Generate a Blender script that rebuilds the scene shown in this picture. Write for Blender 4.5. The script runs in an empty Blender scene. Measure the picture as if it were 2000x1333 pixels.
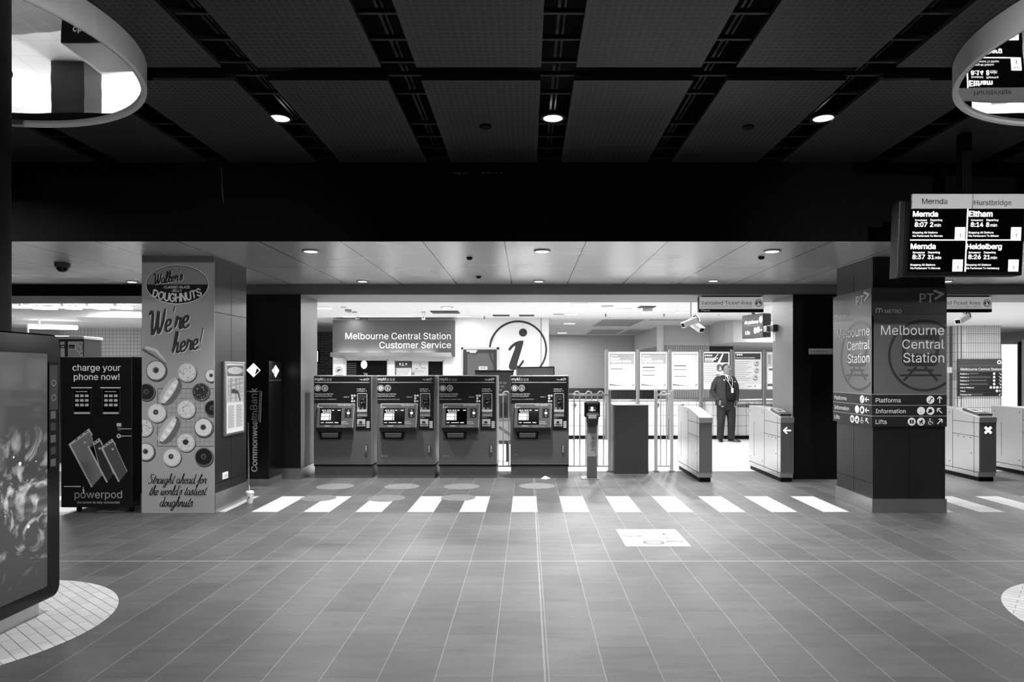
import bpy, bmesh, math, os, random
import numpy as np
from mathutils import Vector, Matrix
from mathutils.geometry import interpolate_bezier, delaunay_2d_cdt
random.seed(7)
sc = bpy.context.scene
C = sc.collection

# ------------------------------------------------------------------ camera, world, exposure
F, H, VX, CH = 2000 * 24 / 36, 728.0, 1030.0, 1.61      # focal length in px, horizon row, vanishing column, eye height
cam = bpy.data.cameras.new('camera'); cam.lens = 24; cam.sensor_width = 36
cam.shift_x = -(VX - 1000) / 2000; cam.shift_y = (H - 666.5) / 2000
cam.clip_end = 200
co = bpy.data.objects.new('camera', cam); C.objects.link(co)
co.location = (0, 0, CH); co.rotation_euler = (math.pi / 2, 0, 0)
sc.camera = co
w = bpy.data.worlds.new('world'); sc.world = w; w.use_nodes = True
w.node_tree.nodes['Background'].inputs[0].default_value = (0, 0, 0, 1)
w.node_tree.nodes['Background'].inputs[1].default_value = 0
sc.view_settings.view_transform = 'Standard'; sc.view_settings.look = 'None'
sc.view_settings.exposure = 0; sc.view_settings.gamma = 1; sc.view_settings.use_curve_mapping = False
sc.cycles.max_bounces = 8; sc.cycles.diffuse_bounces = 5; sc.cycles.glossy_bounces = 4
sc.cycles.caustics_reflective = False; sc.cycles.caustics_refractive = False
sc.cycles.sample_clamp_indirect = 4
POWER = dict(hall=42, hall_fill=55, fill_spot=42, mid_front=58, mid_back=46, concourse=72, strip=45, awning=2.2)

def X(x, Y): return (x - VX) * Y / F
def Z(y, Y): return CH - (y - H) * Y / F
def FY(y, z=0): return F * (CH - z) / (y - H)

# ------------------------------------------------------------------ materials
def g(v): return (v / 255 / 12.92) if v < 10.3 else ((v / 255 + .055) / 1.055) ** 2.4
def mat(name, v, rough=.5, metal=0, emit=0, spec=.5, noise=0, nscale=8, bump=0, bscale=40, rnoise=0):
    m = bpy.data.materials.new(name); m.use_nodes = True
    nt = m.node_tree; b = nt.nodes['Principled BSDF']
    c = g(v); col = (c, c, c, 1)
    b.inputs['Base Color'].default_value = col
    b.inputs['Roughness'].default_value = rough
    b.inputs['Metallic'].default_value = metal
    b.inputs['Specular IOR Level'].default_value = spec
    if emit:
        b.inputs['Emission Color'].default_value = (1, 1, 1, 1)
        b.inputs['Emission Strength'].default_value = emit
    if noise or bump or rnoise:
        tc = nt.nodes.new('ShaderNodeTexCoord')
    if noise or rnoise:
        n = nt.nodes.new('ShaderNodeTexNoise'); n.inputs['Scale'].default_value = nscale; n.inputs['Detail'].default_value = 4
        nt.links.new(tc.outputs['Object'], n.inputs['Vector'])
        if noise:
            r = nt.nodes.new('ShaderNodeMapRange')
            r.inputs['From Min'].default_value = .3; r.inputs['From Max'].default_value = .7
            r.inputs['To Min'].default_value = c * (1 - noise); r.inputs['To Max'].default_value = c * (1 + noise)
            nt.links.new(n.outputs['Fac'], r.inputs['Value']); nt.links.new(r.outputs['Result'], b.inputs['Base Color'])
        if rnoise:
            r = nt.nodes.new('ShaderNodeMapRange')
            r.inputs['From Min'].default_value = .3; r.inputs['From Max'].default_value = .7
            r.inputs['To Min'].default_value = max(.02, rough - rnoise); r.inputs['To Max'].default_value = rough + rnoise
            nt.links.new(n.outputs['Fac'], r.inputs['Value']); nt.links.new(r.outputs['Result'], b.inputs['Roughness'])
    if bump:
        n = nt.nodes.new('ShaderNodeTexNoise'); n.inputs['Scale'].default_value = bscale; n.inputs['Detail'].default_value = 2
        nt.links.new(tc.outputs['Object'], n.inputs['Vector'])
        bp = nt.nodes.new('ShaderNodeBump'); bp.inputs['Strength'].default_value = bump; bp.inputs['Distance'].default_value = .02
        nt.links.new(n.outputs['Fac'], bp.inputs['Height']); nt.links.new(bp.outputs['Normal'], b.inputs['Normal'])
    return m

class N:
    """small node helper: math on sockets"""
    def __init__(s, m): s.nt = m.node_tree; s.b = s.nt.nodes['Principled BSDF']; tc = s.nt.nodes.new('ShaderNodeTexCoord'); s.obj = tc.outputs['Object']
    def xyz(s):
        q = s.nt.nodes.new('ShaderNodeSeparateXYZ'); s.nt.links.new(s.obj, q.inputs[0]); return q.outputs
    def m(s, op, a, b=None, c=None):
        q = s.nt.nodes.new('ShaderNodeMath'); q.operation = op
        for i, v in enumerate((a, b, c)):
            if v is None: continue
            if isinstance(v, (int, float)): q.inputs[i].default_value = v
            else: s.nt.links.new(v, q.inputs[i])
        return q.outputs[0]
    def noise(s, scale, detail=3, vec=None):
        q = s.nt.nodes.new('ShaderNodeTexNoise'); q.inputs['Scale'].default_value = scale; q.inputs['Detail'].default_value = detail
        s.nt.links.new(vec or s.obj, q.inputs['Vector']); return q.outputs['Fac']
    def band(s, v, lo, hi): return s.m('MULTIPLY', s.m('GREATER_THAN', v, lo), s.m('LESS_THAN', v, hi))
    def line(s, v, period, phase, width):
        # 1 on a line of the given width every period
        f = s.m('FRACT', s.m('DIVIDE', s.m('SUBTRACT', v, phase - width / 2), period))
        return s.m('LESS_THAN', f, width / period)
    def mix(s, f, a, b):
        return s.m('ADD', s.m('MULTIPLY', f, b), s.m('MULTIPLY', s.m('SUBTRACT', 1, f), a))
    def color(s, v): s.nt.links.new(v, s.b.inputs['Base Color'])
    def rough(s, v): s.nt.links.new(v, s.b.inputs['Roughness'])
    def bump(s, v, strength=.3, dist=.003):
        bp = s.nt.nodes.new('ShaderNodeBump'); bp.inputs['Strength'].default_value = strength; bp.inputs['Distance'].default_value = dist
        s.nt.links.new(v, bp.inputs['Height']); s.nt.links.new(bp.outputs['Normal'], s.b.inputs['Normal'])

# ------------------------------------------------------------------ mesh building
OFF = {}
class MB:
    def __init__(s): s.v = []; s.f = []; s.k = []; s.mats = []
    def mi(s, m):
        if m not in s.mats: s.mats.append(m)
        return s.mats.index(m)
    def add(s, vs, fs, m):
        o = len(s.v); i = s.mi(m); s.v += [Vector(p) for p in vs]
        for f in fs: s.f.append([o + q for q in f]); s.k.append(i)
        return s
    def box(s, x0, x1, y0, y1, z0, z1, m):
        x0, x1 = sorted((x0, x1)); y0, y1 = sorted((y0, y1)); z0, z1 = sorted((z0, z1))
        v = [(x, y, z) for z in (z0, z1) for y in (y0, y1) for x in (x0, x1)]
        return s.add(v, [(0, 2, 3, 1), (4, 5, 7, 6), (0, 1, 5, 4), (2, 6, 7, 3), (0, 4, 6, 2), (1, 3, 7, 5)], m)
    def hull(s, a, b, m, cap=True):
        """prism between two equal polygons"""
        n = len(a); f = [(i, (i + 1) % n, n + (i + 1) % n, n + i) for i in range(n)]
        if cap: f += [tuple(range(n))[::-1], tuple(range(n, 2 * n))]
        return s.add(list(a) + list(b), f, m)
    def loft(s, rings, m, closed=True, cap=True):
        n = len(rings[0]); vs = [p for r in rings for p in r]; f = []
        for j in range(len(rings) - 1):
            for i in range(n if closed else n - 1):
                f.append((j * n + i, j * n + (i + 1) % n, (j + 1) * n + (i + 1) % n, (j + 1) * n + i))
        if cap and closed: f += [tuple(range(n))[::-1], tuple(range((len(rings) - 1) * n, len(rings) * n))]
        return s.add(vs, f, m)
    def tube(s, path, r, m, seg=8, cap=True):
        path = [Vector(p) for p in path]; rr = r if isinstance(r, (list, tuple)) else [r] * len(path); rings = []
        up = None
        for i, p in enumerate(path):
            t = (path[min(i + 1, len(path) - 1)] - path[max(i - 1, 0)]).normalized()
            if up is None or abs(up.dot(t)) > .98: up = Vector((0, 0, 1)) if abs(t.z) < .9 else Vector((0, 1, 0))
            a = t.cross(up).normalized(); b = a.cross(t).normalized(); up = b
            rings.append([p + rr[i] * (math.cos(q) * a + math.sin(q) * b) for q in [2 * math.pi * k / seg for k in range(seg)]])
        return s.loft(rings, m, cap=cap)
    def lathe(s, prof, c, m, seg=24, cap=True, axis='z'):
        rings = []
        for r, h in prof:
            ring = []
            for k in range(seg):
                a = 2 * math.pi * k / seg; p, q = r * math.cos(a), r * math.sin(a)
                ring.append(Vector(c) + (Vector((p, q, h)) if axis == 'z' else Vector((p, h, q)) if axis == 'y' else Vector((h, p, q))))
            rings.append(ring)
        return s.loft(rings, m, cap=cap)
    def ball(s, c, rx, ry, rz, m, seg=14, rows=9):
        pr = [(math.sin(math.pi * j / rows), -math.cos(math.pi * j / rows)) for j in range(rows + 1)]
        return s.loft([[Vector(c) + Vector((rx * max(r, .02) * math.cos(2 * math.pi * k / seg), ry * max(r, .02) * math.sin(2 * math.pi * k / seg), rz * h)) for k in range(seg)] for r, h in pr], m)
    def build(s, name, parent=None, loc=None, smooth=False, bevel=0, seg=2):
        me = bpy.data.meshes.new(name)
        if parent is not None: L = OFF[parent.name]
        elif loc is not None: L = Vector(loc)
        else:
            xs, ys, zs = zip(*s.v); L = Vector(((min(xs) + max(xs)) / 2, (min(ys) + max(ys)) / 2, min(zs)))
        me.from_pydata([p - L for p in s.v], [], s.f)
        for m in s.mats: me.materials.append(m)
        me.polygons.foreach_set('material_index', s.k)
        if smooth:
            me.polygons.foreach_set('use_smooth', [True] * len(s.f))
            me.set_sharp_from_angle(angle=math.radians(40))
        o = bpy.data.objects.new(name, me); C.objects.link(o)
        if parent is not None: o.parent = parent
        else: o.location = L
        OFF[o.name] = L
        if bevel:
            b = o.modifiers.new('bevel', 'BEVEL'); b.width = bevel; b.segments = seg; b.limit_method = 'ANGLE'; b.angle_limit = math.radians(50)
        return o

FONT = None
try: FONT = bpy.data.fonts.load(os.path.join(bpy.utils.resource_path('LOCAL'), 'datafiles', 'fonts', 'Inter.woff2'))
except Exception: FONT = None
_tc = {}
def textgeo(body, bold=0, shear=0):
    k = (body, bold, shear)
    if k not in _tc:
        c = bpy.data.curves.new('t', 'FONT'); c.body = body; c.resolution_u = 3; c.offset = bold; c.shear = shear
        c.dimensions = '2D'; c.fill_mode = 'FRONT'
        if FONT: c.font = FONT
        o = bpy.data.objects.new('t', c); C.objects.link(o)
        dg = bpy.context.evaluated_depsgraph_get(); dg.update()
        cv = o.evaluated_get(dg).to_curve(dg); polys = []
        for sp_ in cv.splines:
            P = []
            if sp_.type == 'BEZIER':
                bp = sp_.bezier_points
                for i in range(len(bp)):
                    a_, b_ = bp[i], bp[(i + 1) % len(bp)]; l = (b_.co - a_.co)
                    st = l.length < 1e-6 or (abs(l.normalized().cross(a_.handle_right - a_.co).length) < 1e-4 and abs(l.normalized().cross(b_.handle_left - b_.co).length) < 1e-4)
                    pts = [a_.co] if st else interpolate_bezier(a_.co, a_.handle_right, b_.handle_left, b_.co, 5)[:-1]
                    P += [(p.x, p.y) for p in pts]
            else: P = [(p.co.x, p.co.y) for p in sp_.points]
            Q = [p for i, p in enumerate(P) if math.hypot(p[0] - P[i - 1][0], p[1] - P[i - 1][1]) > 1e-6]
            if len(Q) > 2: polys.append(Q)
        # outlines of the face may cross themselves: triangulate all edges, keep what has a winding other than zero
        co_ = [Vector(p) for P in polys for p in P]; ed = []; q = 0
        for P in polys: ed += [(q + i, q + (i + 1) % len(P)) for i in range(len(P))]; q += len(P)
        vo, _, fo = delaunay_2d_cdt(co_, ed, [], 0, 1e-5)[:3]
        A = np.array([co_[i] for i, _ in ed]); B = np.array([co_[j] for _, j in ed]); T = np.array([[vo[i] for i in t] for t in fo]).mean(1)
        up = (A[:, 1] <= T[:, 1:2]) & (B[:, 1] > T[:, 1:2]); dn = (A[:, 1] > T[:, 1:2]) & (B[:, 1] <= T[:, 1:2])
        side = (B[:, 0] - A[:, 0]) * (T[:, 1:2] - A[:, 1]) - (T[:, 0:1] - A[:, 0]) * (B[:, 1] - A[:, 1])
        wn_ = (up & (side > 0)).sum(1) - (dn & (side < 0)).sum(1)
        v = [(p.x, p.y) for p in vo]; f = [tuple(t) for t, k_ in zip(fo, wn_) if k_]
        o.to_curve_clear(); bpy.data.objects.remove(o); bpy.data.curves.remove(c)
        _tc[k] = (v, f, min(p[0] for p in v), max(p[0] for p in v))
    return _tc[k]

def arc(cx, cy, r, a0, a1, n=24): return [(cx + r * math.cos(math.radians(a0 + (a1 - a0) * i / n)), cy + r * math.sin(math.radians(a0 + (a1 - a0) * i / n))) for i in range(n + 1)]

class D(MB):
    """flat shapes laid on a surface: fn(a, b) gives the surface point, n its normal, sy = -1 when b grows downwards"""
    def __init__(s, fn, n, sy=-1): super().__init__(); s.fn = fn; s.n = Vector(n); s.sy = sy
    def p(s, a, b, d): return s.fn(a, b) + s.n * d
    def poly(s, pts, m, d=.003): return s.add([s.p(a, b, d) for a, b in pts], [tuple(range(len(pts)))], m)
    def slab(s, pts, m, d0, d1): return s.hull([s.p(a, b, d0) for a, b in pts], [s.p(a, b, d1) for a, b in pts], m)
    def rect(s, a0, b0, a1, b1, m, d=.003): return s.poly([(a0, b0), (a1, b0), (a1, b1), (a0, b1)], m, d)
    def block(s, a0, b0, a1, b1, m, d0=0, d1=.01): return s.slab([(a0, b0), (a1, b0), (a1, b1), (a0, b1)], m, d0, d1)
    def disc(s, a, b, r, m, d=.003, rb=None, n=28): return s.poly([(a + r * math.cos(2 * math.pi * k / n), b + (rb or r) * math.sin(2 * math.pi * k / n)) for k in range(n)], m, d)
    def ring(s, a, b, r, wd, m, d=.003, rb=None, a0=0, a1=360, n=48):
        rb = rb or r; f = []; vs = []
        for k in range(n + 1):
            t = math.radians(a0 + (a1 - a0) * k / n); c, q = math.cos(t), math.sin(t)
            vs += [s.p(a + r * c, b + rb * q, d), s.p(a + (r - wd) * c, b + (rb - wd) * q, d)]
        for k in range(n): f.append((2 * k, 2 * k + 2, 2 * k + 3, 2 * k + 1))
        return s.add(vs, f, m)
    def line(s, pts, wd, m, d=.003, step=2e-5):
        ws = wd if isinstance(wd, (list, tuple)) else [wd] * len(pts); vs = []
        for i, (a, b) in enumerate(pts):
            p0 = pts[max(i - 1, 0)]; p1 = pts[min(i + 1, len(pts) - 1)]; dx, dy = p1[0] - p0[0], p1[1] - p0[1]; l = math.hypot(dx, dy) or 1
            nx, ny = -dy / l * ws[i] / 2, dx / l * ws[i] / 2
            vs += [s.p(a + nx, b + ny, d + step * i), s.p(a - nx, b - ny, d + step * i)]
        return s.add(vs, [(2 * i, 2 * i + 2, 2 * i + 3, 2 * i + 1) for i in range(len(pts) - 1)], m)
    def text(s, body, a0, a1, base, m, d=.004, bold=0, shear=0, sq=1, rot=0):
        v, f, x0, x1 = textgeo(body, 0, shear); k = (a1 - a0) / (x1 - x0)
        cr, sr = math.cos(math.radians(rot)), math.sin(math.radians(rot))
        for j, (ox, oy) in enumerate(((0, 0),) if bold <= 0 else ((-bold, 0), (bold, 0), (0, bold * .6), (0, -bold * .6), (-bold * .5, 0), (bold * .5, 0))):
            P = []
            for x, y in v:
                u, q = (x - x0 + ox) * k, (y + oy) * k * sq
                P.append(s.p(a0 + u * cr - q * sr, base + s.sy * (u * sr + q * cr), d + j * 1e-4))
            s.add(P, f, m)
        return s

def fp(Y): return lambda a, b: Vector((X(a, Y), Y, Z(b, Y)))        # a front plane, given by photo columns and rows
def sp(c): return lambda a, b: Vector((c, F * c / (a - VX), Z(b, F * c / (a - VX))))   # a side plane x = c
def fl(z): return lambda a, b: Vector(((a - VX) * (CH - z) / (b - H), F * (CH - z) / (b - H), z))
FN = (0, -1, 0)
def front(Y): return D(fp(Y), FN)

def tag(o, label, cat, group=None):
    o['label'] = label; o['category'] = cat
    if group: o['group'] = group
    return o
def thing(name, label, cat, loc, group=None):
    o = bpy.data.objects.new(name, None); C.objects.link(o); o.location = loc; o.empty_display_size = .1
    OFF[o.name] = Vector(loc); return tag(o, label, cat, group)
def S(o): o['kind'] = 'structure'; return o
def dup(root, dx=(0, 0, 0), label=None):
    r = root.copy(); C.objects.link(r); r.location = root.location + Vector(dx)
    OFF[r.name] = OFF[root.name] + Vector(dx)
    if label: r['label'] = label
    for ch in list(root.children):
        c = ch.copy(); C.objects.link(c); c.parent = r
        for gch in list(ch.children):
            d = gch.copy(); C.objects.link(d); d.parent = c
    return r
def lamp(kind, loc, power, parent=None, size=.12, spread=math.pi, rot=(0, 0, 0), sy=None):
    l = bpy.data.lights.new('lamp', 'AREA'); l.energy = power; l.shape = 'DISK' if sy is None else 'RECTANGLE'; l.size = size
    if sy: l.size_y = sy
    l.spread = spread
    o = bpy.data.objects.new('lamp', l); C.objects.link(o); o.rotation_euler = rot
    if parent is not None: o.parent = parent; o.location = Vector(loc) - OFF[parent.name]
    else: o.location = loc
    return o

BLACK = mat('black_paint', 6, .6, spec=.15)
MATT = mat('matt_black', 6, .8, spec=.2)
DARK = mat('dark_plastic', 30, .45)
CHAR = mat('charcoal_paint', 52, .5, noise=.08, nscale=60)
GREY = mat('grey_paint', 105, .5)
MIDG = mat('mid_grey', 128, .5)
LIGHTG = mat('light_grey', 175, .5)
WHITE = mat('white_paint', 235, .5)
PAPER = mat('paper', 222, .7)
STEEL = mat('brushed_steel', 168, .32, metal=.9, rnoise=.03, nscale=14)
DSTEEL = mat('dark_steel', 95, .4, metal=.7, rnoise=.08, nscale=20)
CHROME = mat('chrome', 215, .12, metal=1)
PWHITE = mat('print_white', 245, .6)
PBLACK = mat('print_black', 10, .6)
PG1 = mat('print_dark_grey', 45, .6); PG2 = mat('print_grey', 90, .6); PG3 = mat('print_mid_grey', 130, .6); PG4 = mat('print_pale_grey', 185, .6)
GLOW = mat('lit_white', 255, .5, emit=1.2)
GLOWD = mat('lit_lens', 255, .5, emit=6)
SCRB = mat('screen_black', 4, .12, emit=0)
# ------------------------------------------------------------------ the setting: floors
ZC, ZM, ZH, ZB = 2.94, 2.94, 3.735, 2.785     # concourse, metal, hall ceilings and the beam's underside
YB = 6.91                                     # face of the black bulkhead
YS, YE = 10.3, 11.43                          # beam and rear columns
TW, TL, TX = .3, .6, .114
m = mat('stone_tiles', 92, .42, spec=.5)
n = N(m); x, y, z = n.xyz()
col = n.m('FLOOR', n.m('DIVIDE', n.m('SUBTRACT', x, TX), TW))
off = n.m('MULTIPLY', n.m('FRACT', n.m('MULTIPLY', col, .5)), TL * 2 / 3)
yy = n.m('ADD', y, off)
row = n.m('FLOOR', n.m('DIVIDE', yy, TL))
cell = n.nt.nodes.new('ShaderNodeCombineXYZ'); n.nt.links.new(col, cell.inputs[0]); n.nt.links.new(row, cell.inputs[1])
wn = n.nt.nodes.new('ShaderNodeTexWhiteNoise'); n.nt.links.new(cell.outputs[0], wn.inputs[0]); rnd = wn.outputs['Value']
lg = n.line(x, TW, TX, .005); cg = n.line(yy, TL, 0, .005)
extra = n.m('MAXIMUM', n.band(x, TX - .026, TX - .016), n.m('MULTIPLY', n.band(y, FY(1097.6), FY(1095.8)), .7))
base = n.mix(rnd, g(71), g(85))
stain = n.noise(1.3, 5)
st = n.m('MULTIPLY', n.m('GREATER_THAN', n.noise(3.1, 4), .66), .10)
base = n.m('MULTIPLY', base, n.m('ADD', .72, n.m('MULTIPLY', stain, .55)))
base = n.m('MULTIPLY', base, n.m('SUBTRACT', 1, st))
mp_ = n.nt.nodes.new('ShaderNodeMapping'); mp_.inputs['Scale'].default_value = (1.2, 5, 1); n.nt.links.new(n.obj, mp_.inputs[0])
wear = n.noise(2.4, 6, mp_.outputs[0]); fine = n.noise(55, 3)
base = n.m('MULTIPLY', base, n.m('ADD', .42, n.m('ADD', n.m('MULTIPLY', wear, .8), n.m('MULTIPLY', fine, .4))))
# white crossing strip: every other tile of one band is a white tile
zx = n.m('FRACT', n.m('DIVIDE', n.m('SUBTRACT', x, TX - TW + .003), TW * 2))
zb = n.m('MULTIPLY', n.m('LESS_THAN', zx, .5), n.band(y, FY(1000.5), FY(970)))
zb = n.m('MULTIPLY', zb, n.m('GREATER_THAN', n.noise(30, 3), .27))
base = n.mix(zb, base, n.mix(n.noise(5, 4), g(168), g(208)))
gr = n.m('MULTIPLY', n.m('MAXIMUM', lg, extra), n.m('ADD', .35, n.m('MULTIPLY', n.noise(.9, 2), .9)))
gr = n.m('MINIMUM', gr, 1)
base = n.mix(n.m('MULTIPLY', gr, .55), base, g(170))
base = n.mix(n.m('MULTIPLY', n.m('MULTIPLY', cg, n.m('SUBTRACT', 1, zb)), .55), base, g(45))
n.color(base); n.rough(n.m('ADD', .38, n.m('MULTIPLY', n.noise(2.2, 4), .22)))
YF = FY(921)
S(MB().box(-14, 14, -4, YF, -.1, 0, m).build('floor', loc=(0, 0, 0)))
m = mat('pale_terrazzo', 205, .3, spec=.5)
n = N(m); x, y, z = n.xyz()
n.color(n.mix(n.m('MAXIMUM', n.line(x, .6, 0, .006), n.line(y, .6, 0, .006)), n.mix(n.noise(90, 2), g(195), g(222)), g(150)))
S(MB().box(-16, 16, YF, 26, -.1, 0, m).build('floor_concourse', loc=(0, 0, 0)))

m = mat('white_herringbone_tiles', 215, .5)
n = N(m)
mp = n.nt.nodes.new('ShaderNodeMapping'); mp.inputs['Rotation'].default_value[2] = math.radians(40); n.nt.links.new(n.obj, mp.inputs[0])
bk = n.nt.nodes.new('ShaderNodeTexBrick'); n.nt.links.new(mp.outputs[0], bk.inputs['Vector'])
bk.inputs['Color1'].default_value = (g(188),) * 3 + (1,); bk.inputs['Color2'].default_value = (g(200),) * 3 + (1,)
bk.inputs['Mortar'].default_value = (g(118),) * 3 + (1,); bk.inputs['Scale'].default_value = 1
bk.inputs['Mortar Size'].default_value = .0028; bk.inputs['Brick Width'].default_value = .2; bk.inputs['Row Height'].default_value = .067
n.nt.links.new(bk.outputs['Color'], n.b.inputs['Base Color'])
PC = [(-3.73, 4.285), (4.19, 4.285)]
for (cx, cy) in PC:
    S(MB().lathe([(1.0, .001), (1.0, .004)], (cx, cy, 0), m, 72).build('floor_inlay', loc=(cx, cy, 0)))

# ------------------------------------------------------------------ walls that close the hall and the concourse
m = mat('dark_wall', 40, .6)
S(MB().box(-14, 14, -4.1, -4, 0, 4, m).build('wall_back'))
S(MB().box(-9.1, -9, -4, YB, 0, 4, m).build('wall_left'))
S(MB().box(9, 9.1, -4, YB, 0, 4, m).build('wall_right'))
FARW = mat('grey_render', 178, .6, noise=.05, nscale=30)
DADO = mat('dark_dado_tiles', 70, .35)
n = N(DADO); x, y, z = n.xyz()
n.color(n.mix(n.m('MAXIMUM', n.line(x, .3, 0, .012), n.line(z, .3, .05, .012)), g(70), g(25)))
YW = 24.3
S(MB().box(X(1000, YW), 16, YW, YW + .2, 0, ZC, FARW).build('wall_far'))
S(MB().box(X(1060, YW), X(1290, YW), YW - .04, YW, 0, 1.05, DADO).build('trim_dado'))
BRK = mat('grey_brick', 110, .7); n = N(BRK)
mp = n.nt.nodes.new('ShaderNodeMapping'); mp.inputs['Rotation'].default_value[0] = math.pi / 2; n.nt.links.new(n.obj, mp.inputs[0])
bk = n.nt.nodes.new('ShaderNodeTexBrick'); n.nt.links.new(mp.outputs[0], bk.inputs['Vector'])
for k, v in (('Color1', 95), ('Color2', 130), ('Mortar', 165)): bk.inputs[k].default_value = (g(v),) * 3 + (1,)
bk.inputs['Scale'].default_value = 1; bk.inputs['Mortar Size'].default_value = .012; bk.inputs['Brick Width'].default_value = .24; bk.inputs['Row Height'].default_value = .085
n.nt.links.new(bk.outputs['Color'], n.b.inputs['Base Color'])
S(MB().box(X(560, 22.5), X(655, 22.5) + 1, 22.5, 22.7, 0, ZC, BRK).build('wall_brick'))
S(MB().box(-16.2, -16, YF, 26, 0, ZC, FARW).build('wall_concourse_left'))
S(MB().box(16, 16.2, YF, 26, 0, ZC, FARW).build('wall_concourse_right'))
SQT = mat('small_square_tiles', 168, .35); n = N(SQT); x, y, z = n.xyz()
n.color(n.mix(n.m('MAXIMUM', n.line(x, .0925, 0, .009), n.line(z, .0925, .02, .009)), n.mix(n.noise(3), g(160), g(180)), g(85)))
YT = 17.8
S(MB().box(X(118, YT), -5.75, YT, YT + .15, 0, 2.9, SQT).build('wall_tiled'))
S(MB().box(-16, X(118, YT), 19.2, 19.35, 0, ZC, FARW).build('wall_arcade'))
PWALL = mat('white_wall', 218, .6)
YI = 16.57
# service office: its front with two window openings and a door opening
w = MB(); wx0, wx1 = X(650, YI), X(1072, YI); zt = ZC
op = [(X(675, YI), X(758, YI), .95, Z(702, YI)), (X(770, YI), X(867, YI), .95, Z(704, YI)), (X(901, YI), X(974, YI), 0, Z(678.6, YI))]
cx = wx0
for a, b, z0, z1 in op:
    w.box(cx, a, YI, YI + .15, 0, zt, PWALL); w.box(a, b, YI, YI + .15, z1, zt, PWALL)
    if z0: w.box(a, b, YI, YI + .15, 0, z0, PWALL)
    cx = b
w.box(cx, wx1, YI, YI + .15, 0, zt, PWALL); w.box(wx0, wx0 + .15, YI + .15, 21, 0, zt, PWALL); w.box(wx1 - .15, wx1, YI + .15, 21, 0, zt, PWALL)
w.box(X(1056.3, YI), X(1057.3, YI), YI - .004, YI, 0, zt, PG1)
S(w.build('wall_office'))
S(MB().box(wx0 + .15, wx1 - .15, 18.6, 18.7, 0, zt, mat('office_back', 60, .7)).build('wall_office_back'))
# tiled parapet round the stairs
PT_ = mat('white_wall_tiles', 225, .3); n = N(PT_); x, y, z = n.xyz()
n.color(n.mix(n.m('MAXIMUM', n.line(x, .2, .06, .009), n.line(z, .255, .06, .009)), g(205), g(88)))
YP = 16.5
ztop = Z(785, YP)
q = S(MB().box(X(1073, YP), X(1800, YP), YP, YP + .2, 0, ztop, PT_).build('wall_parapet'))
S(MB().box(X(1073, YP), X(1800, YP), YP - .02, YP, 0, .085, BLACK).build('baseboard_parapet'))
DT = mat('dark_border_tiles', 95, .35); n = N(DT); x, y, z = n.xyz(); n.color(n.mix(n.line(x, .2, .06, .014), g(112), g(40)))
MB().box(X(1440, YP), X(1800, YP), YP - .006, YP, Z(796, YP), Z(789.5, YP), DT).build('border', q)

# ------------------------------------------------------------------ hall ceiling: black slab, perforated panels, cross bars
S(MB().box(-14, 14, -4, YB, ZH + .35, ZH + .45, MATT).build('ceiling'))
PERF = mat('perforated_panel', 56, .55); n = N(PERF); x, y, z = n.xyz()
cx = n.m('SUBTRACT', n.m('FRACT', n.m('DIVIDE', x, .047)), .5); cy = n.m('SUBTRACT', n.m('FRACT', n.m('DIVIDE', y, .047)), .5)
hole = n.m('LESS_THAN', n.m('ADD', n.m('MULTIPLY', cx, cx), n.m('MULTIPLY', cy, cy)), .33 ** 2)
edge = n.m('MULTIPLY', n.band(n.m('ABSOLUTE', x), -1, .40), n.m('LESS_THAN', n.m('ABSOLUTE', y), .93))
n.color(n.mix(n.m('MULTIPLY', hole, edge), g(50), g(2)))
PM = 1.112; PX0 = -.772 + .434
proto = None
for r, yc in enumerate((-.30, 1.77, 3.785, 5.93)):
    for k in range(-6, 7):
        if proto is None:
            proto = S(MB().box(PX0 + k * PM - .434, PX0 + k * PM + .434, yc - .965, yc + .965, ZH, ZH + .03, PERF).build('ceiling_panel', loc=(PX0 + k * PM, yc, ZH)))
        else:
            o = proto.copy(); o.location = (PX0 + k * PM, yc, ZH); C.objects.link(o)
BARM = mat('bar_black', 26, .6)
bars = MB()
for r, yc in enumerate((-.30, 1.77, 3.785, 5.93)):
    for k in range(7):
        yb = yc - .965 + k * .322
        if abs(yb - 5.5) > .2: bars.box(-9, 9, yb - .012, yb + .012, ZH + .035, ZH + .065, BARM)
for k in range(-6, 7):
    xx = PX0 + k * PM + .434 + .09
    bars.box(xx, xx + .018, -3, YB, ZH + .1, ZH + .12, BARM); bars.box(xx + .04, xx + .052, -3, YB, ZH + .1, ZH + .12, BARM)
S(bars.build('ceiling_bars'))
# black bulkhead with its lip
bh = MB(); bh.box(-9, 9, YB, YB + .35, ZM, ZH + .45, BLACK); bh.box(-9, 9, YB - .012, YB, ZM - .004, ZM + .105, BLACK)
bo = S(bh.build('beam_bulkhead'))
SCF = mat('scuffed_paint', 150, .8); b = front(YB); rd = random.Random(9)
for x0, x1, y0 in ((881, 934, 337), (940, 982, 336.5)):
    for k in range(9): a = x0 + (x1 - x0) * rd.random(); b.rect(a, y0 + rd.random() * 2, a + 2 + rd.random() * 6, y0 + .6 + rd.random() * 2.4, SCF, .001)
b.line([(432, 328), (434, 345), (433.5, 365), (437, 398)], [.6, .4, 1, .6], SCF, .001)
b.build('paint_scuff', bo)
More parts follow.
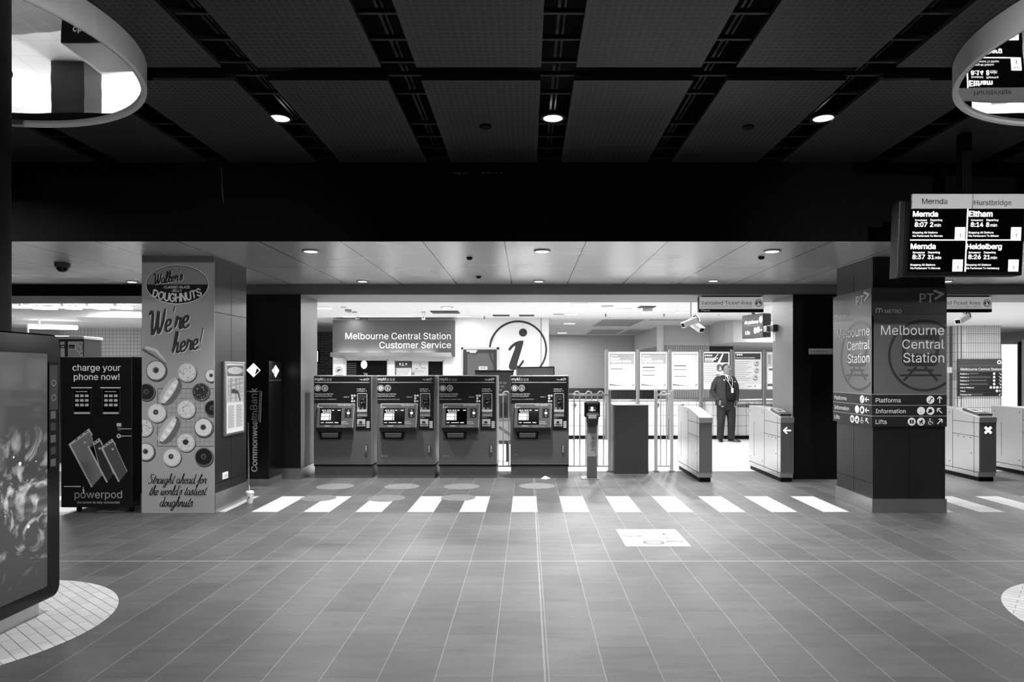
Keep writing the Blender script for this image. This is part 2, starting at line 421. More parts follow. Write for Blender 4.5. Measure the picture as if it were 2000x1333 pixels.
# ------------------------------------------------------------------ metal ceiling between bulkhead and beam
m = mat('metal_ceiling', 150, .26, metal=.35); n = N(m); x, y, z = n.xyz()
seam = n.m('MAXIMUM', n.line(x, .829, -.233, .012), n.line(y, 1.9, 8.6, .006))
n.color(n.mix(seam, n.mix(n.noise(1.2, 2), g(215), g(228)), g(35)))
n.rough(n.m('ADD', .2, n.m('MULTIPLY', n.noise(1.1, 1), .12)))
n.bump(n.noise(.8, 1), .12, .05)
S(MB().box(-9, 9, YB + .35, YS, ZM, ZM + .1, m).box(-9, 9, YB + .0, YB + .35, ZM - .002, ZM, m).build('ceiling_metal', loc=(0, 0, ZM)))
BEAM = mat('grey_beam_paint', 120, .5)
S(MB().box(-4.25, 9, YS, YE, ZB, ZM + .3, BEAM).build('beam_rear'))
S(MB().box(-9, -4.25, YS, YE, ZB - .02, ZM + .3, BLACK).build('beam_rear_dark'))
# ------------------------------------------------------------------ concourse ceiling
CW = mat('white_ceiling', 238, .7)
S(MB().box(-16, 16, YE, 26, ZC, ZC + .1, CW).build('ceiling_concourse', loc=(0, 0, ZC)))
# lowered curved soffit over the arcade, pale grey face towards the hall
sof = MB(); pts = [(-16, 14.3), (-9.2, 14.3), (-8.0, 14.5), (-7.0, 15.1), (-6.2, 16.2), (-5.8, YT), (-16, YT)]
sof.hull([(a, b, 2.77) for a, b in pts], [(a, b, ZC) for a, b in pts], mat('soffit_paint', 190, .6)); S(sof.build('ceiling_soffit'))
# bulkhead with a rounded end by the stairs
bk_ = MB(); YQ = 19.3; zq = Z(675, YQ)
pts = [(X(1292, YQ), YQ), (X(1386, YQ), YQ), (X(1392, 18.7), 18.7), (X(1402, 18.0), 18.0), (X(1416, 17.5), 17.5), (X(1432, 17.3), 17.3), (X(1700, 17.3), 17.3), (X(1700, 17.3), 24.2), (X(1292, YQ), 24.2)]
bk_.hull([(a, b, zq) for a, b in pts], [(a, b, ZC) for a, b in pts], mat('bulkhead_paint', 205, .6)); S(bk_.build('beam_stairs'))
S(MB().lathe([(.10, zq - .4), (.10, ZC)], (X(1287, YQ) + .03, YQ - .05, 0), CW, 20).build('pipe_column', smooth=True))
VT = mat('vertical_tiles', 190, .35); n = N(VT); x, y, z = n.xyz()
n.color(n.mix(n.m('MAXIMUM', n.m('MAXIMUM', n.line(x, .065, 0, .012), n.line(y, .065, 19.2675, .012)), n.line(z, .26, .1, .01)), g(196), g(88)))
S(MB().box(X(1300, 19.5), X(1386, 19.5), 19.5, 20.4, 0, zq, VT).build('column_tiled', loc=(0, 0, 0)))
S(MB().box(X(1388, 20), X(1432, 20), 20.0, 20.2, 1.5, zq, CHAR).build('wall_dark_sheet'))  # flat dark sheet stands in for the shade of a recess
YR = 19.3; xr0, xr1 = X(1870, YR), X(1957, YR)
cr = MB(); pts = [(xr1, YR + 1.2), (xr1, YR + .05), (xr1 - .05, YR)] + [(xr0 + .25 - .25 * math.sin(math.radians(t)), YR + .25 - .25 * math.cos(math.radians(t))) for t in (0, 22, 45, 67, 90)] + [(xr0 - .1, YR + 1.2)]
cr.hull([(a, b, 0) for a, b in pts], [(a, b, ZC) for a, b in pts], VT); S(cr.build('column_ribbed', loc=(0, 0, 0)))

# ------------------------------------------------------------------ columns
COL = mat('column_cladding', 24, .42, noise=.06, nscale=30)
def skirt(par, x0, x1, y0, y1, h, t=.012):
    s_ = MB(); s_.box(x0 - t, x1 + t, y0 - t, y0, 0.002, h, STEEL); s_.box(x0 - t, x0, y0, y1 + t, 0.002, h, STEEL); s_.box(x1, x1 + t, y0, y1 + t, 0.002, h, STEEL)
    s_.box(x0, x1, y1, y1 + t, .002, h, STEEL); s_.build('skirting', par)
def seams(par, x0, x1, y0, y1):
    s_ = MB(); xm, ym = (x0 + x1) / 2, (y0 + y1) / 2
    for a in (xm,):
        s_.box(a - .003, a + .003, y0 - .001, y0, .16, 2.8, MATT)
    for a, sg in ((x0, -1), (x1, 1)):
        s_.box(a, a + sg * .001, ym - .003, ym + .003, .16, 2.8, MATT); s_.box(a, a + sg * .001, y0, y1, .33, .336, MATT); s_.box(a, a + sg * .001, y0, y1, 2.3, 2.306, MATT)
    s_.build('joint', par)
YL = FY(1003); LX0, LX1 = X(277, YL), X(419, YL); LB = F * LX1 / (481 - VX)
c1 = S(MB().box(LX0, LX1, YL, LB, 0, ZM, COL).build('column_left')); skirt(c1, LX0, LX1, YL + .012, LB, Z(965, YL)); seams(c1, LX0, LX1, YL, LB)
YRC = FY(1001.7); RX0, RX1 = X(1704.6, YRC), X(1846, YRC); RB = F * RX0 / (1634.5 - VX)
c2 = S(MB().box(RX0, RX1, YRC, RB, 0, ZM, COL).build('column_right')); skirt(c2, RX0, RX1, YRC, RB, Z(975, YRC)); seams(c2, RX0, RX1, YRC, RB)
RC = mat('rear_column_cladding', 18, .35, spec=.4)
BX1 = X(588, YS); BX0 = X(480, YS) - .05
c3 = S(MB().box(BX0, BX1, YS - .02, YE - .35, 0, ZB, RC).build('column_rear_left')); skirt(c3, BX0, BX1, YS - .02, YE - .35, .165)
QX0 = X(1548, YS); QX1 = X(1665, YS)
RCR = mat('column_side_lit_tone', 112, .5, noise=.05, nscale=80)  # concourse light on the column sides is put into this paler colour
c4 = S(MB().box(QX0, QX1, YS - .02, YE - .3, 0, ZB, BLACK).build('column_rear_right'))
MB().box(QX0 - .004, QX0, YS - .018, YE - .3, 0, ZB, RCR).build('side_lit_sheet', c4)
MB().box(BX1, BX1 + .004, YS - .018, YE - .35, .17, ZB, RCR).build('side_lit_sheet', c3)
for (cx, cy), nm in zip(PC, ('left', 'right')):
    S(MB().lathe([(.394, 0), (.394, ZH + .4)], (cx, cy, 0), BLACK, 48).build('column_round_' + nm, smooth=True))

# ------------------------------------------------------------------ mirrored drums round the round columns
MIR = mat('mirror_film', 235, .015, metal=1); n = N(MIR); n.bump(n.noise(2.1, 1), .05, .02)
RIM = mat('drum_paint', 240, .5)
for (cx, cy, lb) in ((-3.80, 4.13, 'round mirrored drum under the black ceiling above the upright advertising screen'), (4.10, 4.11, 'round mirrored drum under the black ceiling reflecting the departure board')):
    t = thing('mirrored_drum', lb, 'ceiling feature', (cx, cy, ZH - .17))
    b = MB(); R = 1.31; zb = 3.565
    b.lathe([(R - .02, ZH - .002), (R, ZH - .002), (R, zb), (R - .012, zb - .008), (R - .035, zb), (R - .035, zb + .025), (R - .02, zb + .03), (R - .02, ZH - .002)], (cx, cy, 0), RIM, 96, cap=False).build('rim', t, smooth=True)
    n_ = 96; vs = []; fs = []
    for k in range(n_):
        a = 2 * math.pi * k / n_; vs += [(cx + (R - .03) * math.cos(a), cy + (R - .03) * math.sin(a), zb + .02), (PC[0 if cx < 0 else 1][0] + .40 * math.cos(a), PC[0][1] + .40 * math.sin(a), zb + .02)]
        fs.append((2 * k, 2 * ((k + 1) % n_), 2 * ((k + 1) % n_) + 1, 2 * k + 1))
    MB().add(vs, fs, MIR).build('mirror_disc', t)

# ------------------------------------------------------------------ ceiling lights
def downlight(px, py, zc, lb, power, grp, r=.085, spread=math.pi, square=False, cx=None, cy=None, ry=None):
    Y = FY(py, zc) if cy is None else cy; x = X(px, Y) if cx is None else cx
    t = thing('downlight', lb, 'ceiling light', (x, Y, zc), grp)
    if square:
        MB().box(x - r * 1.6, x + r * 1.6, Y - r, Y + r, zc - .012, zc + .02, WHITE).build('trim_ring', t)
        MB().box(x - r * 1.4, x + r * 1.4, Y - r * .8, Y + r * .8, zc - .016, zc - .011, GLOWD).build('lens', t)
    else:
        MB().lathe([(r, zc + .03), (r * 1.25, zc + .0), (r * 1.25, zc - .012), (r * .95, zc - .014), (r * .95, zc - .004)], (x, Y, 0), DARK if zc > 3 else STEEL, 28, cap=False).build('trim_ring', t, smooth=True)
        MB().lathe([(r * .95, zc - .006), (r * .9, zc - .010)], (x, Y, 0), GLOWD, 28).build('lens', t)
    lamp('AREA', (x, Y, zc - .025), power, t, size=2 * r, spread=spread)
    return t
for px, lb in ((546, 'first'), (1080, 'middle'), (1608, 'third')):
    Y = 5.5; x = X(px, FY(229, ZH))
    t = downlight(px, 229, ZH + .02, {'first': 'round downlight in the perforated black ceiling, nearest the mirrored drum above the screen', 'middle': 'round downlight in the middle of the perforated black ceiling', 'third': 'round downlight in the black ceiling on the departure board side'}[lb], POWER['hall'], 'downlights in the black ceiling', spread=math.radians(110))
for x, Y in ((-6.4, 5.5), (6.8, 5.5)) + tuple((a, b) for a in (-4.2, 0.2, 4.6) for b in (1.9, -1.4)):  # unseen downlights added beside and behind the camera to brighten the hall
    downlight(0, 0, ZH + .02, 'round downlight added to the black ceiling out of view to brighten the hall', POWER['hall_fill'], 'downlights in the black ceiling', spread=math.radians(160), cx=x, cy=Y)
for x, aim, pw in ((-.9, (-4.3, 7.8, 1.3), .24), (2.1, (4.45, 6.8, 2.1), .33)):  # fill spotlights added out of view to brighten the poster and station sign
    y0, z0 = .6, 3.45
    t = thing('fill_spotlight', 'added fill spotlight above the hall, out of view, lighting the poster and sign', 'spotlight', (x, y0, ZH + .1), 'added fill spotlights')
    p0 = Vector((x, y0, z0)); d_ = (Vector(aim) - p0).normalized()
    MB().tube([p0 - d_ * .12, p0 + d_ * .10], [.06, .075], DARK, 20).build('housing', t, smooth=True)
    MB().tube([p0 + d_ * .09, p0 + d_ * .102], .066, GLOWD, 20).build('lens', t)
    MB().box(x - .015, x + .015, y0 - .015, y0 + .015, z0, ZH + .1, DARK).build('stem', t)
    lamp('AREA', p0 + d_ * .11, POWER['fill_spot'] * pw, t, size=.12, spread=math.radians(46), rot=d_.to_track_quat('-Z', 'Y').to_euler())
FR = 'downlights in the metal ceiling'
for px, py, lb in ((607, 490, 'larger downlight in the metal ceiling beside the doughnut column'), (1059, 490, 'larger downlight in the middle of the metal ceiling'), (1508, 490, 'larger downlight in the metal ceiling nearest the station sign column')):
    downlight(px, py, ZM, lb, POWER['mid_front'], FR, r=.075, spread=math.radians(125))
for px, py, lb in ((258, 550, 'smaller downlight by the dark beam behind the phone charging locker'), (708, 549, 'smaller downlight above the second ticket machine from the bank totem'), (1052, 549, 'smaller downlight above the fourth ticket machine'), (1393, 548, 'smaller downlight above the ticket gates and guard'), (1850, 549, 'smaller downlight below the departure board')):
    downlight(px, py, ZM, lb, POWER['mid_back'], FR, r=.065, spread=math.radians(95))
CF = 'lights in the white concourse ceiling'
for i, (px, py) in enumerate(((634, 601), (873, 600), (682, 618), (905, 617), (1131, 593), (1117, 613), (1112, 632), (1098, 650), (1332, 609))):
    lb = ['flat light in the white ceiling beside the rear column', 'round light above the customer service sign lettering', 'flat light at the corner above the customer service sign',
          'flat light over the gap between service sign and info circle', 'flat light at the front edge of the white ceiling', 'flat light beside the info circle panel, front of three',
          'flat light beside the info circle panel, second of three', 'flat light beside the info circle panel, deepest of three', 'flat light next to the hanging security camera'][i]
    downlight(px, py, ZC, lb, POWER['concourse'] * (.12 if i in (2, 3, 5, 6) else 1), CF, r=.10, square=(i not in (1,)))
for x, Y in ((6.5, 13), (6.5, 17), (10.2, 13.6), (9.5, 17.5), (12.6, 14.5), (12.9, 17.3), (2.0, 14.2), (.4, 12.6), (3.4, 12.8), (-2.2, 12.6), (-8.5, 13.9), (-11.5, 13.2)):  # extra ceiling lights added to brighten the concourse and its far ends
    downlight(0, 0, ZC, 'flat light added to the white ceiling to brighten the concourse', POWER['concourse'], CF, r=.10, square=True, cx=x, cy=Y)
# bare tubes on the ceiling over the arcade
tubes = []
for i, (a, b, py) in enumerate(((26, 60, 593), (65, 104, 592), (108, 124, 588), (128, 152, 592), (157, 180, 594), (185, 206, 593), (211, 224, 595), (229, 252, 592))):
    Y = 12.9 + (i % 2) * .3; z = ZC - .08
    x0, x1 = X(a, Y), X(b, Y)
    tubes.append((x0, x1, Y, z))
for i, (x0, x1, Y, z) in enumerate(tubes):
    t = thing('tube_light', 'bare bright tube on the arcade ceiling, %s along the row from the black column' % ('first', 'second', 'third', 'fourth', 'fifth', 'sixth', 'seventh', 'last')[i], 'ceiling light', ((x0 + x1) / 2, Y, z), 'bare tubes over the arcade')
    MB().tube([(x0, Y, z), (x1, Y + .12, z)], .028, GLOWD, 10).build('tube', t)
    MB().box(x0 + .1, x0 + .14, Y + .0, Y + .05, z, ZC, WHITE).box(x1 - .14, x1 - .1, Y + .18, Y + .24, z, ZC, WHITE).build('bracket', t)
    if i % 2 == 0: lamp('AREA', ((x0 + x1) / 2, Y + .1, z - .04), POWER['strip'], t, size=.6, sy=.06)
for i, (a, b, Y, z) in enumerate(((56, 128, 15.0, 2.62), (36, 112, 16.2, 2.45))):
    t = thing('tube_light', 'long bright tube hung behind the advertising screen, %s' % ('upper one', 'lower one')[i], 'ceiling light', (X(a, Y), Y, z), 'bare tubes over the arcade')
    MB().tube([(X(a, Y), Y, z), (X(b, Y), Y + .4, z)], .05, GLOWD, 10).build('tube', t)
    MB().box(X(a, Y) + .2, X(a, Y) + .22, Y, Y + .05, z, 2.77, WHITE).build('hanger', t)
# ------------------------------------------------------------------ brush script used on the doughnut poster
GL = {
'a': (.5, [[(.38, .42), (.25, .5), (.08, .4), (.05, .15), (.18, 0), (.33, .12), (.4, .45), (.38, .15), (.45, 0), (.55, .1)]]),
'd': (.54, [[(.38, .42), (.25, .5), (.08, .4), (.05, .15), (.18, 0), (.33, .12), (.42, .5), (.46, 1.0), (.41, .3), (.42, .05), (.5, 0), (.58, .1)]]),
'e': (.40, [[(.05, .2), (.25, .28), (.32, .42), (.22, .5), (.08, .38), (.06, .12), (.2, 0), (.42, .12)]]),
'f': (.34, [[(0, .1), (.2, .5), (.33, .95), (.42, .88), (.3, .55), (.15, -.1), (.1, -.4), (.0, -.3), (.14, -.02), (.38, .1)]]),
'g': (.48, [[(.38, .42), (.25, .5), (.08, .4), (.05, .15), (.18, 0), (.33, .12), (.41, .48), (.34, -.15), (.2, -.4), (.05, -.32), (.18, -.1), (.5, .1)]]),
'h': (.5, [[(0, .1), (.2, .5), (.3, .95), (.22, 1), (.14, .5), (.07, 0)], [(.08, .1), (.22, .45), (.35, .48), (.36, .3), (.33, .08), (.4, 0), (.52, .1)]]),
'i': (.29, [[(0, .1), (.12, .48), (.1, .1), (.18, 0), (.31, .1)], [(.15, .68), (.17, .74)]]),
'k': (.42, [[(0, .1), (.2, .55), (.28, .95), (.2, 1), (.13, .5), (.06, 0)], [(.1, .2), (.3, .5), (.32, .38), (.12, .26), (.28, .02), (.44, .1)]]),
'l': (.27, [[(0, .1), (.2, .55), (.26, .95), (.18, 1), (.1, .5), (.08, .1), (.16, 0), (.3, .1)]]),
'n': (.48, [[(0, .1), (.1, .48), (.06, 0)], [(.07, .15), (.22, .45), (.33, .47), (.33, .2), (.36, .02), (.5, .1)]]),
'o': (.45, [[(.28, .48), (.1, .42), (.05, .15), (.18, 0), (.34, .15), (.34, .38), (.24, .48), (.3, .38), (.48, .42)]]),
'r': (.40, [[(0, .1), (.1, .42), (.12, .55), (.2, .44), (.32, .46), (.28, .2), (.32, .02), (.43, .1)]]),
's': (.36, [[(0, .1), (.2, .55), (.27, .3), (.25, .08), (.12, 0), (.03, .1)], [(.25, .08), (.38, .1)]]),
't': (.32, [[(.02, .1), (.2, .5), (.26, .85)], [(.24, .8), (.12, .2), (.15, .02), (.22, 0), (.36, .1)], [(.06, .58), (.36, .62)]]),
'u': (.5, [[(0, .1), (.1, .48), (.06, .15), (.14, 0), (.28, .1), (.38, .48), (.35, .1), (.42, 0), (.53, .1)]]),
'w': (.62, [[(0, .1), (.1, .48), (.07, .12), (.14, 0), (.28, .15), (.34, .48), (.31, .12), (.38, 0), (.5, .15), (.54, .45), (.66, .42)]]),
'S': (.58, [[(.55, .85), (.42, 1), (.22, .9), (.25, .65), (.45, .4), (.4, .08), (.18, 0), (.02, .15)]]),
'W': (.88, [[(0, .85), (.12, 1), (.2, .85), (.18, .3), (.22, 0), (.4, .35), (.52, .95), (.5, .4), (.55, 0), (.75, .4), (.88, 1.0)]]),
"'": (.16, [[(.12, 1), (.07, .78)]]), '!': (.3, [[(.22, 1), (.1, .3)], [(.06, .06), (.07, .0)]]), '.': (.2, [[(-.02, .06), (.05, .06), (.12, .06)]]), ' ': (.3, []),
}
def catmull(p, n=5):
    if len(p) < 3: return p
    q = [p[0]] + list(p) + [p[-1]]; out = []
    for i in range(1, len(q) - 2):
        for k in range(n):
            t = k / n; r = []
            for c in (0, 1):
                a, b, c_, d_ = q[i - 1][c], q[i][c], q[i + 1][c], q[i + 2][c]
                r.append(.5 * (2 * b + (c_ - a) * t + (2 * a - 5 * b + 4 * c_ - d_) * t * t + (3 * b - a - 3 * c_ + d_) * t ** 3))
            out.append(tuple(r))
    return out + [p[-1]]
def script(dr, s, a0, a1, base, m, d=.004, wd=.12, rot=0, slant=.3, sq=1.25):
    adv = sum(GL[c][0] for c in s); k = (a1 - a0) / adv; x = 0
    cr, sr = math.cos(math.radians(rot)), math.sin(math.radians(rot)); j = 0
    for c in s:
        for st in GL[c][1]:
            P = [((x + px + slant * py), py * sq) for px, py in catmull(st)]
            Q = [(a0 + k * (u * cr - v * sr), base - k * (u * sr + v * cr)) for u, v in P]
            W = []
            for i in range(len(P)):
                p0, p1 = P[max(i - 1, 0)], P[min(i + 1, len(P) - 1)]
                dn = abs(p1[1] - p0[1]) / (math.hypot(p1[0] - p0[0], p1[1] - p0[1]) or 1)
                e = min(1, .45 + .25 * min(i, len(P) - 1 - i))
                W.append(k * wd * (.55 + .6 * dn) * e)
            dr.line(Q, W, m, d + .0007 * (j % 3), 3e-5); j += 1
        x += GL[c][0]

# ------------------------------------------------------------------ doughnut poster on the front of the left column
YDP = YL - .012
t = thing('doughnut_poster', 'tall printed doughnut advertisement covering the column front, with script lettering', 'poster', (X(347, YDP), YDP, 0))
b = front(YDP); b.block(277, 499, 418.5, 1003, mat('poster_grey', 166, .45), -.009, 0); b.build('panel', t)
q = lambda a, c: (260 + a / 2.467, 480 + c / 2.467)
b = front(YDP)
b.disc(346.3, 556, 61.5, PWHITE, .001, 38.5, 48); b.disc(346.3, 556, 60, mat('oval_grey', 150, .5), .0015, 37, 48)
b.poly(arc(346.3, 556, 60, 0, 180)[:1] + [(346.3 + 60 * math.cos(math.radians(k * 6)), 556 + 37 * math.sin(math.radians(k * 6))) for k in range(31)], PBLACK, .002)
b.ring(346.3, 556, 60.2, 1.2, PBLACK, .0025, 37.2)
lo = b.build('logo_oval', t)
b = front(YDP)
script(b, "Walker's", 301, 359, 557, PWHITE, .003, .22, 9, .25, 1.2); script(b, "Walker's", 300.5, 358.5, 556.5, PBLACK, .006, .15, 9, .25, 1.2)
b.text('CLASSIC GLAZE', 320.5, 371, 563.6, PWHITE, .004, .02); b.text('JELLY', 336, 355.5, 570.5, PWHITE, .004, .02)
b.build('logo_lettering', t); b = front(YDP)
# DOUGHNUTS, taller in the middle like the emblem
s_ = 'DOUGHNUTS'; W_ = [textgeo(c)[3] - textgeo(c)[2] for c in s_]; tot = sum(W_) + .06 * 8; xx = 297.5; kk = (395 - 297.5) / tot
for i, c in enumerate(s_):
    wd_ = W_[i] * kk; u = ((xx + wd_ / 2) - 346.3) / 50
    b.text(c, xx, xx + wd_, 577 + 13.5 * (1 - u * u) * .95, PWHITE, .004, .03, sq=1.35 - .15 * u * u, rot=16 * u); xx += wd_ + .06 * kk
b.build('name_lettering', t); b = front(YDP)
script(b, "We're", 291 + 1.2, 372 + 1.2, 656 + 1.3, PWHITE, .003, .14, 12); script(b, "We're", 291, 372, 656, PG1, .005, .14, 12)
script(b, "here!", 336 + 1.2, 398 + 1.2, 691 + 1.3, PWHITE, .003, .14, 10); script(b, "here!", 336, 398, 691, PG1, .005, .14, 10)
b.build('headline_lettering', t); b = front(YDP)
for tx, x0, x1, yy_ in (('Straight ahead for', 289, 403, 945), ("the world's tastiest", 291, 402, 967.5), ('doughnuts.', 311.5, 379, 990)):
    script(b, tx, x0, x1, yy_, PBLACK, .004, .105)
b.build('lettering', t)
b = front(YDP)
K1 = mat('print_dough', 190, .6); K2 = mat('print_icing', 222, .6); K3 = mat('print_crust', 105, .6)
g0, g1 = q(118, 690), q(390, 968)
for k in range(13):
    a = g0[0] + (g1[0] - g0[0]) * k / 12; b.line([(a, g0[1]), (a, g1[1])], .5, PG2, .0006)
    c = g0[1] + (g1[1] - g0[1]) * k / 12; b.line([(g0[0], c), (g1[0], c)], .5, PG2, .0007)
for u in (g0[1], g1[1]): b.line([(g0[0], u), (g1[0], u)], 1, PBLACK, .0008)
b.line([(g0[0], g0[1]), (g0[0], g1[1])], 1, PBLACK, .0008)
def clip(a): return min(max(a, 277.6), 417.8)
def blob(cx_, cy_, r, m, d, sx=1, jag=0, seed=1):
    rd = random.Random(seed); b.poly([(clip(cx_ + r * sx * math.cos(2 * math.pi * k / 26) * (1 + jag * (rd.random() - .5))), cy_ + r * math.sin(2 * math.pi * k / 26) * (1 + jag * (rd.random() - .5))) for k in range(26)], m, d)
for i, (cx_, cy_, r, kind) in enumerate(((112, 603, 50, 'ring'), (260, 612, 46, 'top'), (378, 628, 32, 'ring'), (327, 705, 43, 'choc'), (65, 707, 42, 'dark'), (115, 808, 46, 'jelly'), (257, 790, 45, 'spr'), (384, 785, 40, 'dark'),
                          (340, 878, 47, 'ring'), (255, 950, 45, 'spr2'), (54, 880, 42, 'top'), (62, 995, 44, 'ring'), (188, 1022, 44, 'jelly'), (342, 1020, 45, 'dark'))):
    cx_, cy_ = q(cx_, cy_); r /= 2.467
    blob(cx_ + 1, cy_ + 1.4, r * 1.03, PG1, .0009); m1 = PBLACK if kind in ('dark',) else PG1 if kind in ('choc',) else K1
    blob(cx_, cy_, r, K3 if kind in ('dark', 'choc', 'ring') else m1, .0012); blob(cx_ - .5, cy_ - .6, r * .88, m1 if kind in ('dark', 'choc') else K2, .0016, jag=.05, seed=i)
    if kind in ('ring', 'choc', 'spr2', 'dark'): blob(cx_ - .8, cy_ - 1, r * .30, K3 if kind == 'ring' else PBLACK if kind != 'dark' else PG2, .0022); blob(cx_ - .4, cy_ - .4, r * .2, PG1, .0026)
    if kind == 'jelly': blob(cx_ - 2, cy_ - 2, r * .28, PG1, .0022); blob(cx_ - 1.6, cy_ - 2.4, r * .12, PG3, .0026)
    rd = random.Random(i)
    if kind in ('spr', 'spr2', 'top', 'choc'):
        for k in range(38 if kind != 'choc' else 16):
            a, rr = rd.random() * 6.28, r * (.3 + .55 * rd.random()); e = rd.random() * 3.14
            u, v = clip(cx_ + rr * math.cos(a)), cy_ + rr * math.sin(a)
            b.line([(u, v), (clip(u + 1.8 * math.cos(e)), v + 1.8 * math.sin(e))], .9, PG2 if kind != 'choc' else K2, .0024)
for (cx_, cy_) in ((180, 705), (172, 890)):       # two filled long buns, tilted
    u, v = q(cx_, cy_); th = math.radians(-57)
    def tr(p, s): return (u + p * math.cos(th) - s * math.sin(th), v + p * math.sin(th) + s * math.cos(th))
    bun = lambda L_, W__, o, dd, m_: b.poly([tr(L_ * math.cos(t_) * (1 if abs(math.cos(t_)) < .8 else .97), W__ * math.sin(t_) + o) for t_ in [6.283 * k / 26 for k in range(26)]], m_, dd)
    bun(31, 15, 1.5, .0009, PG1); bun(30, 13, 4, .0012, K3); bun(30, 10, -5, .0016, K1); bun(28, 7, -1, .002, K2)
    for k in range(7):
        p_, s__ = tr(-22 + k * 7.2, -1 + (k % 2)); blob(p_, s__, 4.4, PWHITE if k % 2 else K2, .0024 + .0002 * k, jag=.15, seed=k)
b.line([q(60, 490), q(110, 505), q(160, 560)], [5, 6, 1], K2, .0026); b.line([q(45, 500), q(95, 530), q(165, 575)], [4, 4, 1], PG2, .0025)
b.build('printed_doughnuts', t)

# ------------------------------------------------------------------ map case and power outlet on the side of the left column
sx = LX1
sd = lambda a, c: Vector((sx, YL + (LB - YL) * (a - 418) / (481 - 418) if False else F * sx / (a - VX), Z(c, F * sx / (a - VX))))
pm = thing('map_case', 'narrow framed street map on the side of the doughnut column', 'map', (sx, F * sx / (453 - VX), Z(853, F * sx / (453 - VX))))
ya, yb = F * sx / (434 - VX), F * sx / (474 - VX); za, zb_ = Z(706.5, ya), Z(853, ya)
MB().box(sx + .001, sx + .03, ya, yb, zb_, za, STEEL).build('frame', pm, bevel=.004)
w = D(lambda a, c: Vector((sx + .031, ya + (yb - ya) * a, zb_ + (za - zb_) * c)), (1, 0, 0), 1)
w.rect(.08, .03, .92, .97, PAPER, 0); w.rect(.1, .80, .9, .95, PG2, .001); w.disc(.5, .88, .38, PG4, .0015, .05); w.rect(.1, .44, .9, .79, PG4, .001)
rd = random.Random(3)
for k in range(7):
    a = .12 + rd.random() * .7; w.line([(a, .46), (a + .1 * rd.random() - .05, .78)], .02, PG2, .002); c_ = .47 + .3 * rd.random(); w.line([(.12, c_), (.88, c_ + .04)], .008, PG3, .0021)
w.line([(.3, .6), (.62, .58), (.74, .46)], .05, PG1, .0025); w.disc(.42, .61, .07, PG1, .003, .02)
for k in range(24): w.rect(.14 if k % 2 else .14, .40 - k * .013, .46 if k % 3 else .40, .405 - k * .013, PG2, .001); w.rect(.54, .40 - k * .013, .86 if k % 4 else .78, .405 - k * .013, PG2, .001)
w.build('map_sheet', pm)
ya, yb = F * sx / (433.5 - VX), F * sx / (443.5 - VX)
MB().box(sx + .001, sx + .014, ya, yb, Z(937.5, ya), Z(924.5, ya), WHITE).build('power_outlet', bevel=.003)
o = bpy.data.objects['power_outlet']; tag(o, 'small white power outlet low on the side of the doughnut column', 'power outlet')
pw = MB()
for k in (0, 1): pw.box(sx + .014, sx + .017, ya + (yb - ya) * (.25 + .35 * k), ya + (yb - ya) * (.42 + .35 * k), Z(933, ya), Z(929, ya), LIGHTG)
pw.build('rocker_switch', o)

